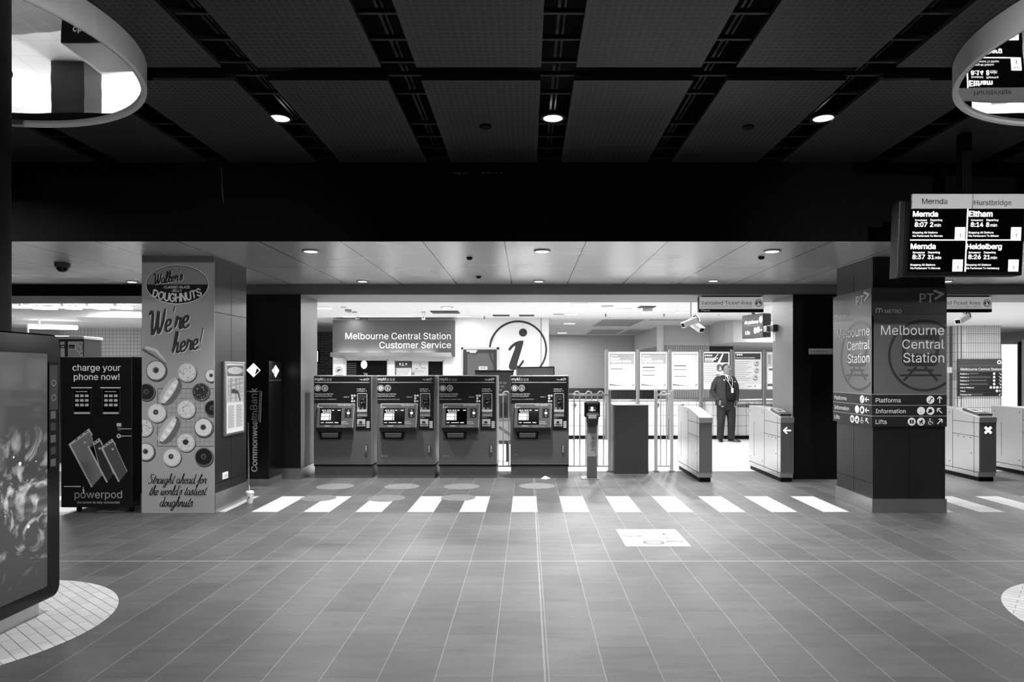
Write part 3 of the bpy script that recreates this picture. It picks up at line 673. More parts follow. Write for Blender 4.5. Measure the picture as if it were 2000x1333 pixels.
# ------------------------------------------------------------------ station sign wrapped round the right column
YG = YRC - .03; XG = RX0 - .03; YGB = RB + .04
t = thing('station_sign', 'large grey station name sign wrapped round the column with direction rows below', 'sign', (X(1703, YG), YG, Z(834, YG)))
GA = mat('sign_grey', 98, .38); GB = mat('sign_top_grey', 88, .38); GD = mat('sign_emblem_grey', 50, .4); LET = mat('sign_white', 252, .5)
fnS = lambda a, c: Vector((XG, YGB + (a - 1703) / 146 * (YG - YGB), Z(c, YG)))
for nm, fn, nn in (('front_panel', fp(YG), FN), ('side_panel', fnS, (-1, 0, 0))):
    b = D(fn, nn); fr = nm == 'front_panel'
    b.block(1703, 562.5, 1849, 834, GA, -.024, 0)
    b.rect(1703, 562.5, 1849, 617, GB, .0008)
    b.rect(1703, 617, 1849, 617.6, MIDG, .0012)
    # train emblem in a broken circle
    cx_, cy_ = 1804.7, 695
    ks = [k for k in range(0, 121)]
    pts = [(cx_ + 68 * math.cos(math.radians(k * 3)), cy_ + 68 * math.sin(math.radians(k * 3))) for k in ks]
    run = []
    for p_ in pts + [(9999, 0)]:
        if p_[0] <= 1848.5: run.append(p_)
        else:
            if len(run) > 1: b.line(run, 5, GD, .0010)
            run = []
    def rr(x0, y0, x1, y1, r): return arc(x1 - r, y1 - r, r, 0, 90, 6) + arc(x0 + r, y1 - r, r, 90, 180, 6) + arc(x0 + r, y0 + r, r, 180, 270, 6) + arc(x1 - r, y0 + r, r, 270, 360, 6)
    b.poly(rr(1762, 646, 1834, 716, 12), GD, .0011); b.poly(rr(1769, 664, 1827, 692, 4), GA, .0013)
    for sg in (-1, 1):
        b.disc(1798 + sg * 22, 705, 4, GA, .0013); b.line([(1798 + sg * 8, 717), (1798 + sg * 33, 744)], 5, GD, .0011)
    b.line([(1757, 733.5), (1839, 733.5)], 4, GD, .0012); b.line([(1772, 723.5), (1824, 723.5)], 4, GD, .0012)
    rows = [(771, 791.8), (792.6, 812.8), (813.6, 834)]
    for y0, y1 in rows: b.rect(1703, y0, 1849, y1, PBLACK, .0012)
    for y0 in (771, 792.2, 813.2): b.rect(1703, y0 - .4, 1849, y0 + .4, PG4, .0016)
    pn = b.build(nm, t)
    b = D(fn, nn)
    b.text('PT', 1796, 1823, 591, LET, bold=.015); b.line([(1823, 568), (1843, 575.2)], 4.6, LET); b.line([(1842.5, 573.5), (1825, 585)], 4.6, LET, .0045)
    b.line([(1711, 612), (1711, 604), (1714, 602.5), (1717, 604), (1717, 612)], 1.6, LET); b.line([(1717, 612), (1718, 603), (1721, 602.5), (1724, 611)], 1.6, LET); b.text('METRO', 1728, 1760.5, 612, LET)
    b.build('logo_lettering', pn); b = D(fn, nn)
    for s_, x0, yb_ in (('Melbourne', 1720.5, 654.5), ('Central', 1762, 681.5), ('Station', 1764, 708.5)): b.text(s_, x0, 1843.5, yb_, LET, .004)
    b.build('name_lettering', pn)
    for s_, x1, yb_ in (('Platforms', 1759, 786.5), ('Information', 1768.5, 807.5), ('Lifts', 1731.5, 828.5)):
        b = D(fn, nn); b.text(s_, 1710, x1, yb_, LET); b.build('row_lettering', pn)
    b = D(fn, nn)
    for (a, c, kind) in ((1817, 781.5, 'esc'), (1798.7, 803, 'i'), (1817, 803, 'tk'), (1780.5, 824, 'lift'), (1798.7, 824, 'pram'), (1817, 824, 'wc')):
        m1, m2 = (LET, PBLACK) if kind != 'wc' else (PG1, LET)
        b.disc(a, c, 7.8, m1, .0024)
        if kind == 'esc': b.line([(a - 4.5, c + 3.4), (a - 1.5, c + 3.4), (a + 2, c - 3), (a + 5, c - 3)], 2, m2)
        elif kind == 'i': b.text('i', a - 1.1, a + 1.1, c + 4, m2, .004, .02, .5)
        elif kind == 'tk': b.poly([(a - 4, c - 3), (a + 2, c - 4), (a + 4, c + 2), (a - 2, c + 4)], m2); b.disc(a - 3, c + 2.5, 2, m2)
        elif kind == 'lift': b.block(a - 4, c - 3.5, a - .6, c + 4, m2, .003, .0032); b.block(a + .6, c - 3.5, a + 4, c + 4, m2, .003, .0032)
        elif kind == 'pram': b.poly([(a - 5, c - 1), (a - 1, c - 1), (a + 2, c - 4.5), (a + 4, c - 1), (a + 2, c + 3), (a - 2, c + 2)], m2); b.disc(a - 2, c + 4, 1.5, m2); b.disc(a + 3, c + 4, 1.5, m2)
        else: b.disc(a - 1, c - 4.6, 1.4, m2); b.line([(a - 1, c - 3), (a - .6, c + .6), (a + 3, c + .6), (a + 4.6, c + 4)], 1.3, m2); b.ring(a - .6, c + 2.2, 3.8, 1.1, m2, .003, a0=60, a1=250)
    def arrow(a, c, dx, dy):
        L_ = math.hypot(dx, dy); dx /= L_; dy /= L_; e = 6.5
        b.line([(a - dx * e, c - dy * e), (a + dx * e, c + dy * e)], 1.9, LET); tx_, ty_ = a + dx * e, c + dy * e
        for sg in (-1, 1): b.line([(tx_, ty_), (tx_ + 6.5 * (-dx * .71 - sg * dy * .71), ty_ + 6.5 * (-dy * .71 + sg * dx * .71))], 1.9, LET)
    if fr: arrow(1835, 781.5, 0, -1); arrow(1835, 803, -1, -1); arrow(1835, 824, 1, -1)
    else: arrow(1835, 781.5, -1, 0); arrow(1835, 803, -1, 0); arrow(1835, 824, -1, -1)
    b.build('pictograms', pn)

# ------------------------------------------------------------------ departure board hung from the hall ceiling
YD_ = 6.02
t = thing('departure_board', 'hanging departure board listing four trains from platform 1', 'departure board', (X(1890, YD_), YD_, Z(537, YD_)))
zt, zb_ = Z(380, YD_), Z(537, YD_); tilt = .07
fnD = lambda a, c: Vector((X(a, YD_) + (c - 460) * 0, YD_ + tilt * ((Z(460, YD_) - Z(c, YD_))), Z(c, YD_)))
b = D(fnD, FN); b.block(1770, 392, 2002, 537, BLACK, -.14, -.012); b.block(1758, 392, 1771, 540, DARK, -.16, -.03)
b.build('casing', t, bevel=.006)
b = D(fnD, FN); b.rect(1777, 409, 1999, 530, SCRB, -.011); b.build('screen', t)
HP = mat('header_plate', 240, .5)
for x0, x1, tx, a0, a1, c in ((1779, 1896, 'Mernda', 1798, 1847, 400), (1898, 2016, 'Hurstbridge', 1899.5, 1972, 402)):
    b = D(fnD, FN); b.block(x0, 380.5, x1, 408.5, HP, -.02, 0); hp = b.build('header_panel', t)
    b = D(fnD, FN); b.text(tx, a0, a1, c, PBLACK, .002); b.build('lettering', hp)
b = D(fnD, FN); SL = mat('screen_lettering', 255, .5, emit=1.6)
b.rect(1779, 467.6, 1996, 469.6, SL, -.009); b.rect(1888, 409, 1890.6, 530, SL, -.0085); b.build('dividing_lines', t)
for a0, c0, nm, tm, mn, via in ((1783, 408.5, 'Mernda', '8:07', '2', 'Via Parliament To Mernda'), (1892.5, 408.5, 'Eltham', '8:14', '8', 'Via Parliament To Eltham'), (1781, 471, 'Mernda', '8:37', '31', 'Via Parliament To Mernda'), (1890.5, 471, 'Heidelberg', '8:26', '21', 'Via Parliament To Heidelberg')):
    b = D(fnD, FN); W_ = {'Mernda': 48, 'Eltham': 45, 'Heidelberg': 68}[nm]
    b.text(nm, a0, a0 + W_, c0 + 15, SL, -.008, .025)
    b.text('Scheduled', a0 + 4, a0 + 27, c0 + 23.5, SL, -.008); b.text('Departing', a0 + 34, a0 + 57, c0 + 23.5, SL, -.008)
    b.text(tm, a0 + 4, a0 + 28, c0 + 34.5, SL, -.008, .02); b.text(mn, a0 + 34, a0 + (39.5 if len(mn) == 1 else 46), c0 + 34.5, SL, -.008, .02); b.text('min', a0 + (42 if len(mn) == 1 else 48), a0 + (55 if len(mn) == 1 else 60), c0 + 34.5, SL, -.008)
    b.text('Stopping All Stations', a0, a0 + 49, c0 + 47.5, SL, -.008); b.text(via, a0, a0 + (59 if nm != 'Heidelberg' else 65), c0 + 54, SL, -.008)
    b.rect(a0 + 83, c0 + 35.5, a0 + 103, c0 + 58.5, SL, -.008); b.text('PLAT', a0 + 88, a0 + 99, c0 + 42, PBLACK, -.006, .03); b.text('1', a0 + 91.5, a0 + 95.5, c0 + 54.5, PBLACK, -.006, .03)
    b.build('train_lettering', t)
MB().box(X(1879, 6.06), X(1898, 6.06), 6.06, 6.14, zt - .15, ZH + .4, BLACK).build('hanger', t)

# ------------------------------------------------------------------ upright advertising screen beside the left round column
kx = -3.185; k0, k1 = 3.45, 4.66; kz0, kz1 = .10, 1.865
t = thing('advertising_screen', 'tall rounded black advertising screen by the black column showing a splash picture', 'advertising screen', (kx - .07, (k0 + k1) / 2, 0))
def rrect(y0, y1, z0, z1, r, x): return [Vector((x, y, z)) for y, z in arc(y1 - r, z1 - r, r, 0, 90, 8) + arc(y0 + r, z1 - r, r, 90, 180, 8) + arc(y0 + r, z0 + r, r, 180, 270, 8) + arc(y1 - r, z0 + r, r, 270, 360, 8)]
MB().hull(rrect(k0, k1, kz0, kz1, .07, kx - .145), rrect(k0, k1, kz0, kz1, .07, kx - .004), mat('gloss_black', 5, .15, spec=.2)).build('casing', t, bevel=.01)
SK = mat('screen_picture', 20, .05)
n = N(SK); x, y, z = n.xyz(); n.b.inputs['Emission Strength'].default_value = 1
q_ = n.nt.nodes.new('ShaderNodeTexNoise'); q_.inputs['Scale'].default_value = 4.5; q_.inputs['Detail'].default_value = 5; q_.inputs['Distortion'].default_value = 2.2; n.nt.links.new(n.obj, q_.inputs['Vector'])
pic = n.m('ADD', n.m('MULTIPLY', n.m('MULTIPLY', n.m('MAXIMUM', n.m('SUBTRACT', q_.outputs['Fac'], .52), 0), n.m('MULTIPLY', n.m('MINIMUM', 1, n.m('MAXIMUM', 0, n.m('MULTIPLY', n.m('SUBTRACT', z, .25), 2.2))), n.m('MINIMUM', 1, n.m('MAXIMUM', 0, n.m('MULTIPLY', n.m('SUBTRACT', 1.3, z), 3))))), 3.0), n.m('ADD', .035, n.m('MULTIPLY', z, .03)))
cb = n.nt.nodes.new('ShaderNodeCombineColor')
for i in range(3): n.nt.links.new(pic, cb.inputs[i])
n.nt.links.new(cb.outputs[0], n.b.inputs['Emission Color']); n.color(n.m('MULTIPLY', pic, 0.02))
scn = MB().hull(rrect(k0 + .06, k1 - .13, kz0 + .09, kz1 - .13, .012, kx - .003), rrect(k0 + .06, k1 - .13, kz0 + .09, kz1 - .13, .012, kx - .001), SK).build('screen', t)
sw = D(lambda a, c: Vector((kx, a, c)), (1, 0, 0), 1); SPL = mat('splash', 230, .3, emit=.45); SPD = mat('splash_grey', 120, .3, emit=.22)
rd = random.Random(5)
for k in range(12):
    a, c = 4.0 + rd.random() * .48, .35 + rd.random() * .9; r = .004 + .028 * rd.random() ** 3
    pts = catmull([(a, c), (a + rd.uniform(-.07, .07), c + rd.uniform(.02, .13)), (a + rd.uniform(-.12, .12), c + rd.uniform(.05, .28))], 6); n_ = len(pts)
    if k % 4 == 9: sw.line(pts, [max(.0015, r * math.sin(math.pi * (i + .3) / n_)) for i in range(n_)], SPL if k % 3 else SPD, .0005 + k * .00005)
    if k % 2: sw.disc(a + rd.uniform(-.1, .1), c - rd.uniform(0, .2), r * .35 + .003, SPL, .0004 + k * .00005, n=10)
sw.build('picture', scn)
sg = D(lambda a, c: Vector((kx + .0005, a, c)), (1, 0, 0), 1)
sg.rect(k1 - .115, .96, k1 - .025, 1.68, BLACK, -.0003); sg.rect(k1 - .11, 1.36, k1 - .03, 1.66, PG1, 0); 
for k in range(5): sg.rect(k1 - .10, .98 + k * .08, k1 - .05, 1.03 + k * .08, PG1 if k % 2 else PG2, 0)
sg.ring(k1 - .07, 1.54, .022, .006, PG3, .0008); sg.ring(k1 - .07, 1.44, .022, .006, PG3, .0008)
sg.build('control_strip', t)
MB().box(kx - .13, kx - .05, k0 + .05, k1 - .14, 0.004, kz0 + .005, STEEL).build('plinth', t)

# ------------------------------------------------------------------ phone charging locker
YC = 7.80
t = thing('phone_charging_locker', 'black phone charging cabinet on castors with printed power banks, left of doughnut column', 'charging locker', (X(189, YC), YC, 0))
kx0, kx1 = X(119, YC), X(258, YC); kz = Z(697, YC); kb = Z(992, YC)
MB().box(kx0, kx1, YC, YC + .75, kb, kz, mat('cabinet_black', 14, .35)).build('cabinet', t, bevel=.008)
b = front(YC)
b.text('charge your', 142, 235.5, 724.5, PWHITE, .002, .008); b.text('phone now!', 144.5, 233.5, 742.5, PWHITE, .002, .008)
b.text('powerpod', 146, 238.5, 973.5, mat('print_silver', 165, .5), .002, -.006); b.line([(163, 964), (164.5, 957), (162, 959), (163.5, 951)], [2, 1.5, 1.5, .5], PWHITE, .0025); b.text('the power to stay connected', 150.5, 233.5, 984, PG4, .002)
b.build('lettering', t)
for x0, x1 in ((143.5, 180), (200, 236)):
    b = front(YC); b.block(x0, 757.5, x1, 810, DARK, 0, .012); sc_ = b.build('display', t, bevel=.002)
    b = front(YC); b.rect(x0 - 3, 757, x1 + 1, 758.6, PWHITE, .0125); b.rect(x0 + 2, 761, x1 - 2, 804, SCRB, .0125); e_ = mat('dim_display', 130, .5, emit=.12)
    for r_ in range(3):
        for c_ in range(3): b.rect(x0 + 5 + c_ * 9.5, 771 + r_ * 9, x0 + 12 + c_ * 9.5, 776 + r_ * 9, e_, .0135)
    b.rect(x0 + 6, 764.5, x1 - 8, 766, e_, .0135); b.rect(x0 + 3, 805.5, x1 - 3, 809, PG4, .0135); b.build('screen', sc_)
q = lambda a, c: (a / 2.425, 460 + c / 2.425)
b = front(YC); B1 = mat('print_bank_grey', 110, .5); B2 = mat('print_bank_dark', 42, .5); B3 = mat('print_bank_mid', 78, .5); BE = mat('print_bank_edge', 178, .5)
for (e0, e1, r0, r1, m_) in (((328, 988), (422, 915), (482, 1140), (436, 1193), B1), ((418, 1000), (470, 960), (538, 1132), (508, 1171), B2), ((480, 1004), (532, 963), (603, 1120), (564, 1168), B3)):
    dpx, dpy = 18, 30
    b.poly([q(*e0), q(*e1), q(e1[0] + dpx, e1[1] + dpy), q(e0[0] + dpx * .3, e0[1] + dpy * .55)], BE, .0012)
    b.poly([q(e0[0] + 2, e0[1] + 10), q(e1[0] + 4, e1[1] + 16), q(*r0), q(*r1)], m_, .0015)
    b.line([q(e0[0], e0[1]), q(*r1)], 3.2, BE, .002); b.line([q(e1[0] + 6, e1[1] + 14), q(*r0)], 1, BE, .002)
    for k in (.3, .55, .78): b.line([q(e0[0] + (e1[0] - e0[0]) * k, e0[1] + (e1[1] - e0[1]) * k + 6), q(e0[0] + (e1[0] - e0[0]) * (k + .14), e0[1] + (e1[1] - e0[1]) * (k + .14) + 6)], 1.8, PBLACK, .0025)
    b.disc(*q((e0[0] + e1[0]) / 2 + 28, (e0[1] + e1[1]) / 2 + 30), 2.2, BE, .0025)
b.poly([q(553, 890), q(575, 890), q(575, 905), q(553, 905)], PG4, .0015); b.rect(*q(557, 908), *q(572, 926), PG2, .0015); b.line([q(572, 917), q(622, 917)], 1.4, PG4, .0015)
b.disc(*q(563, 951), 4.2, PG4, .0015); b.disc(*q(563, 951), 2, PG1, .002); b.line([q(572, 951), q(622, 951)], 1.4, PG4, .0015)
b.line([q(303, 1190), q(383, 1190)], 1.2, PWHITE, .0015); b.line([q(352, 1190), q(383, 1190)], 2.4, PG4, .002)
b.build('printed_picture', t)
for px in (146, 250):
    for dy in (.08, .66):
        c_ = MB(); xx = X(px, YC); c_.lathe([(.03, -.014), (.033, 0), (.03, .014)], (xx, YC + dy, .035), BLACK, 16, axis='x'); c_.box(xx - .018, xx + .018, YC + dy - .02, YC + dy + .02, .05, kb, DARK)
        c_.build('castor', t, smooth=False)

# ------------------------------------------------------------------ bank totem
YA = FY(950); ax1 = X(525.5, YA); ax0 = X(476, YA); aY = F * ax1 / (550 - VX); az = Z(706, YA)
t = thing('bank_totem', 'black bank machine totem with glowing diamond and upright silver lettering', 'bank machine', ((ax0 + ax1) / 2, YA, 0))
MB().box(ax0, ax1, YA, aY, .1, az, mat('totem_black', 7, .25)).build('body', t, bevel=.004)
MB().box(ax0, ax1 + .004, YA - .004, aY, 0.0, .1, STEEL).build('base', t)
b = front(YA); r = 13.5
b.poly([(495, 723.5 - r), (495 + r, 723.5), (495, 723.5 + r), (495 - r, 723.5)], mat('diamond_light', 255, .4, emit=1.3), .002); b.poly([(497.5, 734), (507, 724), (502, 719)], PBLACK, .004); b.line([(495, 723.5 + r), (495 + r, 723.5), (495, 723.5 - r)], 1.2, GLOW, .004)
b.build('diamond_emblem', t)
w = D(lambda a, c: Vector((ax1, YA + (aY - YA) * a, Z(706, YA) - c)), (1, 0, 0), -1)
w.poly([(.5, .05), (.78, .13), (.5, .235), (.22, .13)], bpy.data.materials['diamond_light'], .003); w.line([(.36, .06), (.36, .24)], .05, PBLACK, .0045); w.rect(0, .27, 1, .275, PG3, .002)
w.build('diamond_emblem', t)
b = front(YA); b.text('Commonwealth', 502.5, 502.5 + 118, 921.5, mat('silver_letters', 175, .4, metal=.3), .004, .03, rot=90, sq=.95); b.text('Bank', 502.5, 502.5 + 43, 801, LIGHTG, .004, -.012, rot=90, sq=1.0)
b.build('lettering', t)
ACRY = mat('dark_acrylic', 20, .08); ACRY.node_tree.nodes['Principled BSDF'].inputs['Alpha'].default_value = .3
# leaflet stand in front of the totem
YO = 9.36
t = thing('leaflet_stand', 'slim upright stand with clear leaflet holder in front of the bank totem', 'leaflet stand', (X(490, YO), YO, 0))
MB().tube([(X(486, YO), YO, .02), (X(485, YO), YO, Z(826, YO))], .008, CHROME, 10).build('pole', t, smooth=True)
b = front(YO); b.block(480, 764, 509, 826, ACRY, -.03, 0); lh = b.build('leaflet_holder', t, bevel=.003)
b = front(YO); b.line([(482, 764.5), (511, 765), (508.5, 826)], .9, PG4, .002); b.line([(507.8, 767), (505.5, 823)], .7, PG4, .002); b.build('edge_trim', lh)
MB().lathe([(.10, 0), (.10, .008), (.02, .014)], (X(487, YO), YO, 0), STEEL, 28).build('base', t, smooth=True)
# paper cup with a straw on the floor
YU = FY(983)
t = thing('paper_cup', 'white takeaway cup with a straw standing on the floor beside the doughnut column', 'cup', (X(488, YU), YU, 0))
MB().lathe([(.034, 0), (.047, .125)], (X(488, YU), YU, 0), PAPER, 28).build('cup', t, smooth=True)
MB().lathe([(.050, .122), (.050, .134), (.045, .137), (.044, .148)], (X(488, YU), YU, 0), WHITE, 28).build('lid', t, smooth=True)
MB().tube([(X(488, YU), YU, .14), (X(486.5, YU), YU, .22)], .004, WHITE, 8).build('straw', t)
b = MB().box(X(489, YU) - .008, X(489, YU) + .008, YU - .0455, YU - .042, .06, .085, PG2).build('print', t)

# ------------------------------------------------------------------ floor stickers and litter
st = D(fl(.002), (0, 0, 1)); y0, y1 = FY(1068), FY(1035); xa, xb = .91, 1.515
fnF = lambda a, c: Vector((xa + (xb - xa) * a, y0 + (y1 - y0) * c, .0015)); st = D(fnF, (0, 0, 1), 1)
st.rect(0, 0, 1, 1, mat('sticker_white', 205, .4), 0)
st.ring(.47, .2, .17, .045, PG2, .0004, rb=.12); st.text('SAFE', .37, .57, .17, PG3, .0004) if False else None
for k in range(5): st.rect(.36 + k * .045, .16, .39 + k * .045, .23, PG3, .0004)
st.line([(.02, .60), (.10, .58), (.14, .55), (.20, .55)], .035, PG1, .0004); st.line([(.22, .57), (.36, .59)], .035, PG1, .0004); st.disc(.22, .43, .07, PG4, .0003, .05)
st.line([(.67, .25), (.75, .28), (.85, .28), (.94, .25)], .04, PG1, .0004); st.disc(.74, .46, .03, PG2, .0004); st.disc(.86, .44, .05, PG4, .0004, .04)
st.poly([(.66, .68), (.76, .72), (.72, .76), (.80, .68), (.74, .66)], PG2, .0004); st.rect(.5, .88, .97, .90, PG4, .0004); st.disc(.45, .5, .05, PG4, .0003, .04)
tag(st.build('floor_sticker', loc=(xa, y0, 0)), 'white printed sticker on the tiled floor in front of the gates', 'floor sticker')
QS = mat('worn_round_sticker', 114, .5, noise=.2, nscale=18); QP = mat('worn_pale_sticker', 108, .5, noise=.25, nscale=14)
for i, (px, py, r) in enumerate(((655, 951, 36), (785, 951, 34), (902, 951, 35), (1049, 950, 35), (622, 974, 34), (755, 974, 36), (895, 973, 34))):
    Y = FY(py); x = X(px, Y); rr_ = r * Y / F
    o = MB().lathe([(rr_, .001), (rr_, .0025)], (x, Y, 0), QS if i < 4 else QP, 40).build('round_floor_sticker')
    tag(o, 'faint round queue sticker on the floor ' + ('before the first ticket machine from the bank totem', 'before the second ticket machine from the bank totem', 'before the third ticket machine from the bank totem', 'before the fourth ticket machine, by the litter', 'over the white stripes near the cup', 'over the white stripes before the second machine', 'over the white stripes before the third machine')[i], 'floor sticker', 'round queue stickers')
lt = MB(); Y = FY(936); x = X(1065, Y)
lt.add([(x - .07, Y - .02, .004), (x + .02, Y - .05, .004), (x + .08, Y + .0, .012), (x - .02, Y + .04, .03), (x, Y, .045), (x + .05, Y + .03, .004)], [(0, 1, 4, 3), (1, 2, 4), (2, 5, 3, 4), (0, 3, 5)], PAPER)
tag(lt.build('paper_scrap'), 'crumpled white paper scrap on the floor before the fourth ticket machine', 'litter')
# dome camera on the metal ceiling
Y = FY(514, ZM); x = X(122, Y)
t = thing('dome_camera', 'dark dome camera on the metal ceiling by the black round column', 'security camera', (x, Y, ZM))
MB().lathe([(.085, ZM), (.085, ZM - .04), (.07, ZM - .06)], (x, Y, 0), GREY, 28).build('housing', t, smooth=True)
MB().lathe([(.065, ZM - .055), (.06, ZM - .085), (.04, ZM - .108), (.01, ZM - .115)], (x, Y, 0), mat('dome', 8, .05), 28).build('dome', t, smooth=True)
# ------------------------------------------------------------------ ticket machines
YM = FY(935); MX = 996.6
def u(a): return MX + a            # machine-local column: 0 .. 114.6
t = thing('ticket_machine', 'ticket machine standing apart beside the card reader post, fourth from the bank totem', 'ticket machine', (X(u(57), YM), YM, 0), 'row of ticket machines')
MG = mat('machine_grey', 84, .42, noise=.06, nscale=70); MF = mat('machine_face', 9, .4); MS = mat('machine_silver', 150, .3, metal=.6); LT = mat('machine_lettering', 215, .5)
zt = Z(734, YM); zk = Z(908, YM); xl, xr = X(u(0), YM), X(u(114.6), YM)
MB().box(xl, xr, YM + .004, YM + .62, zk, zt, MS).build('cabinet', t, bevel=.006)
b = front(YM); b.block(u(1.2), 735.6, u(112.8), 906, MG, -.006, .002); b.build('front_door', t, bevel=.002)
MB().box(xl + .01, xr - .01, YM + .03, YM + .63, 0, zk + .002, MG).box(xl, xr, YM + .005, YM + .65, zk - .022, zk - .004, BLACK).build('plinth', t)
b = front(YM); b.slab([(u(2), 735.8), (u(112), 735.8), (u(112), 841), (u(82.5), 841), (u(82.5), 787.5), (u(2), 787.5)], MF, 0, .006); hp = b.build('face_panel', t)
b = front(YM); dd = .008
b.text('myki', u(3), u(18.6), 743.6, LT, dd, .012)
for a in (20.5, 26.5, 32): b.rect(u(a), 739.6, u(a + 3.6), 744.2, MIDG, dd); b.rect(u(a + 1), 741, u(a + 2.6), 742.6, PG1, dd + .001)
b.text('PT', u(98.5), u(104.5), 744.2, LT, dd, .02); b.line([(u(104.5), 739), (u(109), 740.8), (u(105), 743)], 1, LT, dd); b.rect(u(89.5), 741, u(97), 741.6, LIGHTG, dd); b.rect(u(91.5), 742.6, u(97), 743.2, LIGHTG, dd)
b.rect(u(3), 747, u(109.5), 747.8, LT, dd)
for a in (8.6, 22.3): b.ring(u(a), 758.6, 6.1, .8, LT, dd)
b.poly([(u(4.6), 758.6), (u(6.4), 755), (u(10.8), 755), (u(12.6), 758.6), (u(10.8), 762.2), (u(6.4), 762.2)], LT, dd); b.rect(u(6.8), 757.8, u(10.4), 759.4, PG1, dd + .001)
b.ring(u(22.3), 758.6, 4, .5, LT, dd); b.text('$', u(21), u(23.8), 760.8, LT, dd, .02)
b.text('Purchase your full fare', u(3), u(38.5), 771.2, LT, dd, .012); b.text('myki and top up here', u(3), u(36), 775.2, LT, dd, .012); b.text('Visit ptv.vic.gov.au or call 1800 800 007', u(3), u(45.5), 781.2, LT, dd)
b.text('Coins', u(59), u(66.5), 776.8, LT, dd, .01); b.line([(u(68), 776.6), (u(69.4), 774.6)], .8, LT, dd)
for a, c, r in ((75.6, 773.3, 2.1), (80.6, 773.3, 2.1), (76, 778.5, 2.3), (75.6, 784.1, 2.1), (80, 784.1, 1.8)): b.disc(u(a), c, r, LT, dd, n=14); b.rect(u(a) - 1, c - .3, u(a) + 1, c + .3, PG2, dd + .001)
b.text('Credit card', u(85), u(101), 761.4, LT, dd, .01); b.text('and eftpos', u(85), u(100), 765.2, LT, dd, .01); b.disc(u(103), 764, .9, LT, dd, n=8)
b.text('Notes', u(85.5), u(94), 817.2, LT, dd, .01)
b.build('lettering', hp)
b = front(YM); e = .007
b.block(u(85.5), 768.6, u(105), 769.8, LIGHTG, e, e + .006); b.block(u(85.5), 768.6, u(86.5), 805, LIGHTG, e, e + .006); b.block(u(104), 768.6, u(105), 805, LIGHTG, e, e + .006)
b.rect(u(86.5), 769.8, u(104), 805, mat('recess', 48, .5), e); b.block(u(85.5), 805, u(105), 814, MIDG, e, e + .012); b.slab([(u(85.5), 800.5), (u(105), 800.5), (u(105), 804.8), (u(85.5), 804.8)], PG4, e, e + .02)
b.rect(u(88), 796, u(90), 801, LIGHTG, e + .02); b.rect(u(95), 796.5, u(98), 800, MIDG, e + .02)
cr_ = b.build('card_slot', t)
b = front(YM); b.block(u(92), 777.5, u(102.5), 790.5, BLACK, e, e + .02); b.rect(u(93.5), 779, u(100.5), 781, PG2, e + .021); b.disc(u(94.5), 787, .9, LT, e + .021, n=8)
for r_ in range(2):
    for c_ in range(3): b.rect(u(96 + c_ * 2), 784 + r_ * 2.4, u(97.2 + c_ * 2), 785.2 + r_ * 2.4, PG2, e + .021)
b.build('card_reader', cr_)
b = front(YM); b.block(u(85.5), 819, u(101.5), 833, LIGHTG, e, e + .012); b.slab([(u(89.5), 826.4), (u(90.5), 823), (u(95), 823), (u(96), 826.4)], PBLACK, e + .012, e + .022); b.rect(u(86), 829.4, u(101), 830.8, PG1, e + .013); b.build('note_slot', t)
b = front(YM)
for k in range(4): b.block(u(103.6), 823.2 + k * 3.4, u(109.8), 826 + k * 3.4, PG4, e, e + .004)
b.build('note_key', t)
b = front(YM)
# console: shallow wedge standing proud of the door
sl = lambda a, c, d: Vector((X(u(a), YM), YM - d, Z(c, YM)))
P = [(9.6, 788.6), (81.2, 788.6), (79.4, 838), (77.5, 843), (8.2, 843), (6.8, 838)]
b.hull([sl(a, c, 0) for a, c in P], [sl(a, c, .02 + .05 * (c - 788) / 50) for a, c in P], MG)
cs = b.build('console', t, bevel=.006)
con = lambda a, c: Vector((X(u(a), YM), YM - .021 - .05 * (c - 788) / 50, Z(c, YM)))
b = D(con, FN)
b.line([(10.2, 789.4), (80.6, 789.4), (78.6, 836)], [.9, .9, .6], LT, .001); b.line([(10.2, 789.4), (9.5, 797)], .9, LT, .001)
b.poly([(7.2, 835), (79, 835), (77.8, 842.6), (8.2, 842.6)], BLACK, .0012)
b.text('Zoom', 10.5, 19, 797, LT, .001, .01); b.text('Place myki here', 49, 73.5, 793, LT, .001, .01); b.text('Collect', 23.3, 34.5, 833, LT, .001, .015)
b.text('Maximum', 56.5, 68, 824.6, LT, .001, .01); b.text('$50 change', 56.5, 70, 828, LT, .001, .01)
for k in range(3): b.rect(43, 830.5 + k * 1.8, 68 - 3 * (k % 2), 831.2 + k * 1.8, MIDG, .001)
b.build('lettering', cs)
b = D(con, FN); b.block(14.5, 797.6, 56, 829, BLACK, .0, .003); b.rect(15.8, 798.8, 55, 827.6, SCRB, .0035); SE = mat('machine_screen_lit', 235, .5, emit=.8)
for k in range(4): b.rect(16.8 - .15 * k, 807.6 + 3.45 * k, 32.4 - .15 * k, 810.2 + 3.45 * k, SE, .004); b.rect(33.4, 807.6 + 3.45 * k, 35.6, 810.2 + 3.45 * k, SE, .004)
[b.rect(18 + k * 4.9, 800.8, 21.6 + k * 4.9 - (k % 2), 802.2, SE, .004) for k in range(5)]; [b.rect(19.5 + k * 4.4, 804.4, 23 + k * 4.4, 805.6, SE, .004) for k in range(4)]; b.rect(48.5, 801, 54, 802.2, SE, .004); b.text('myki', 16.5, 22.6, 826.2, SE, .004); [b.rect(26 + k * 3.8, 824.8, 28.8 + k * 3.8, 826, SE, .004) for k in range(4)]; b.rect(43.5, 824.8, 50.5, 826, SE, .004)
b.build('touch_screen', cs)
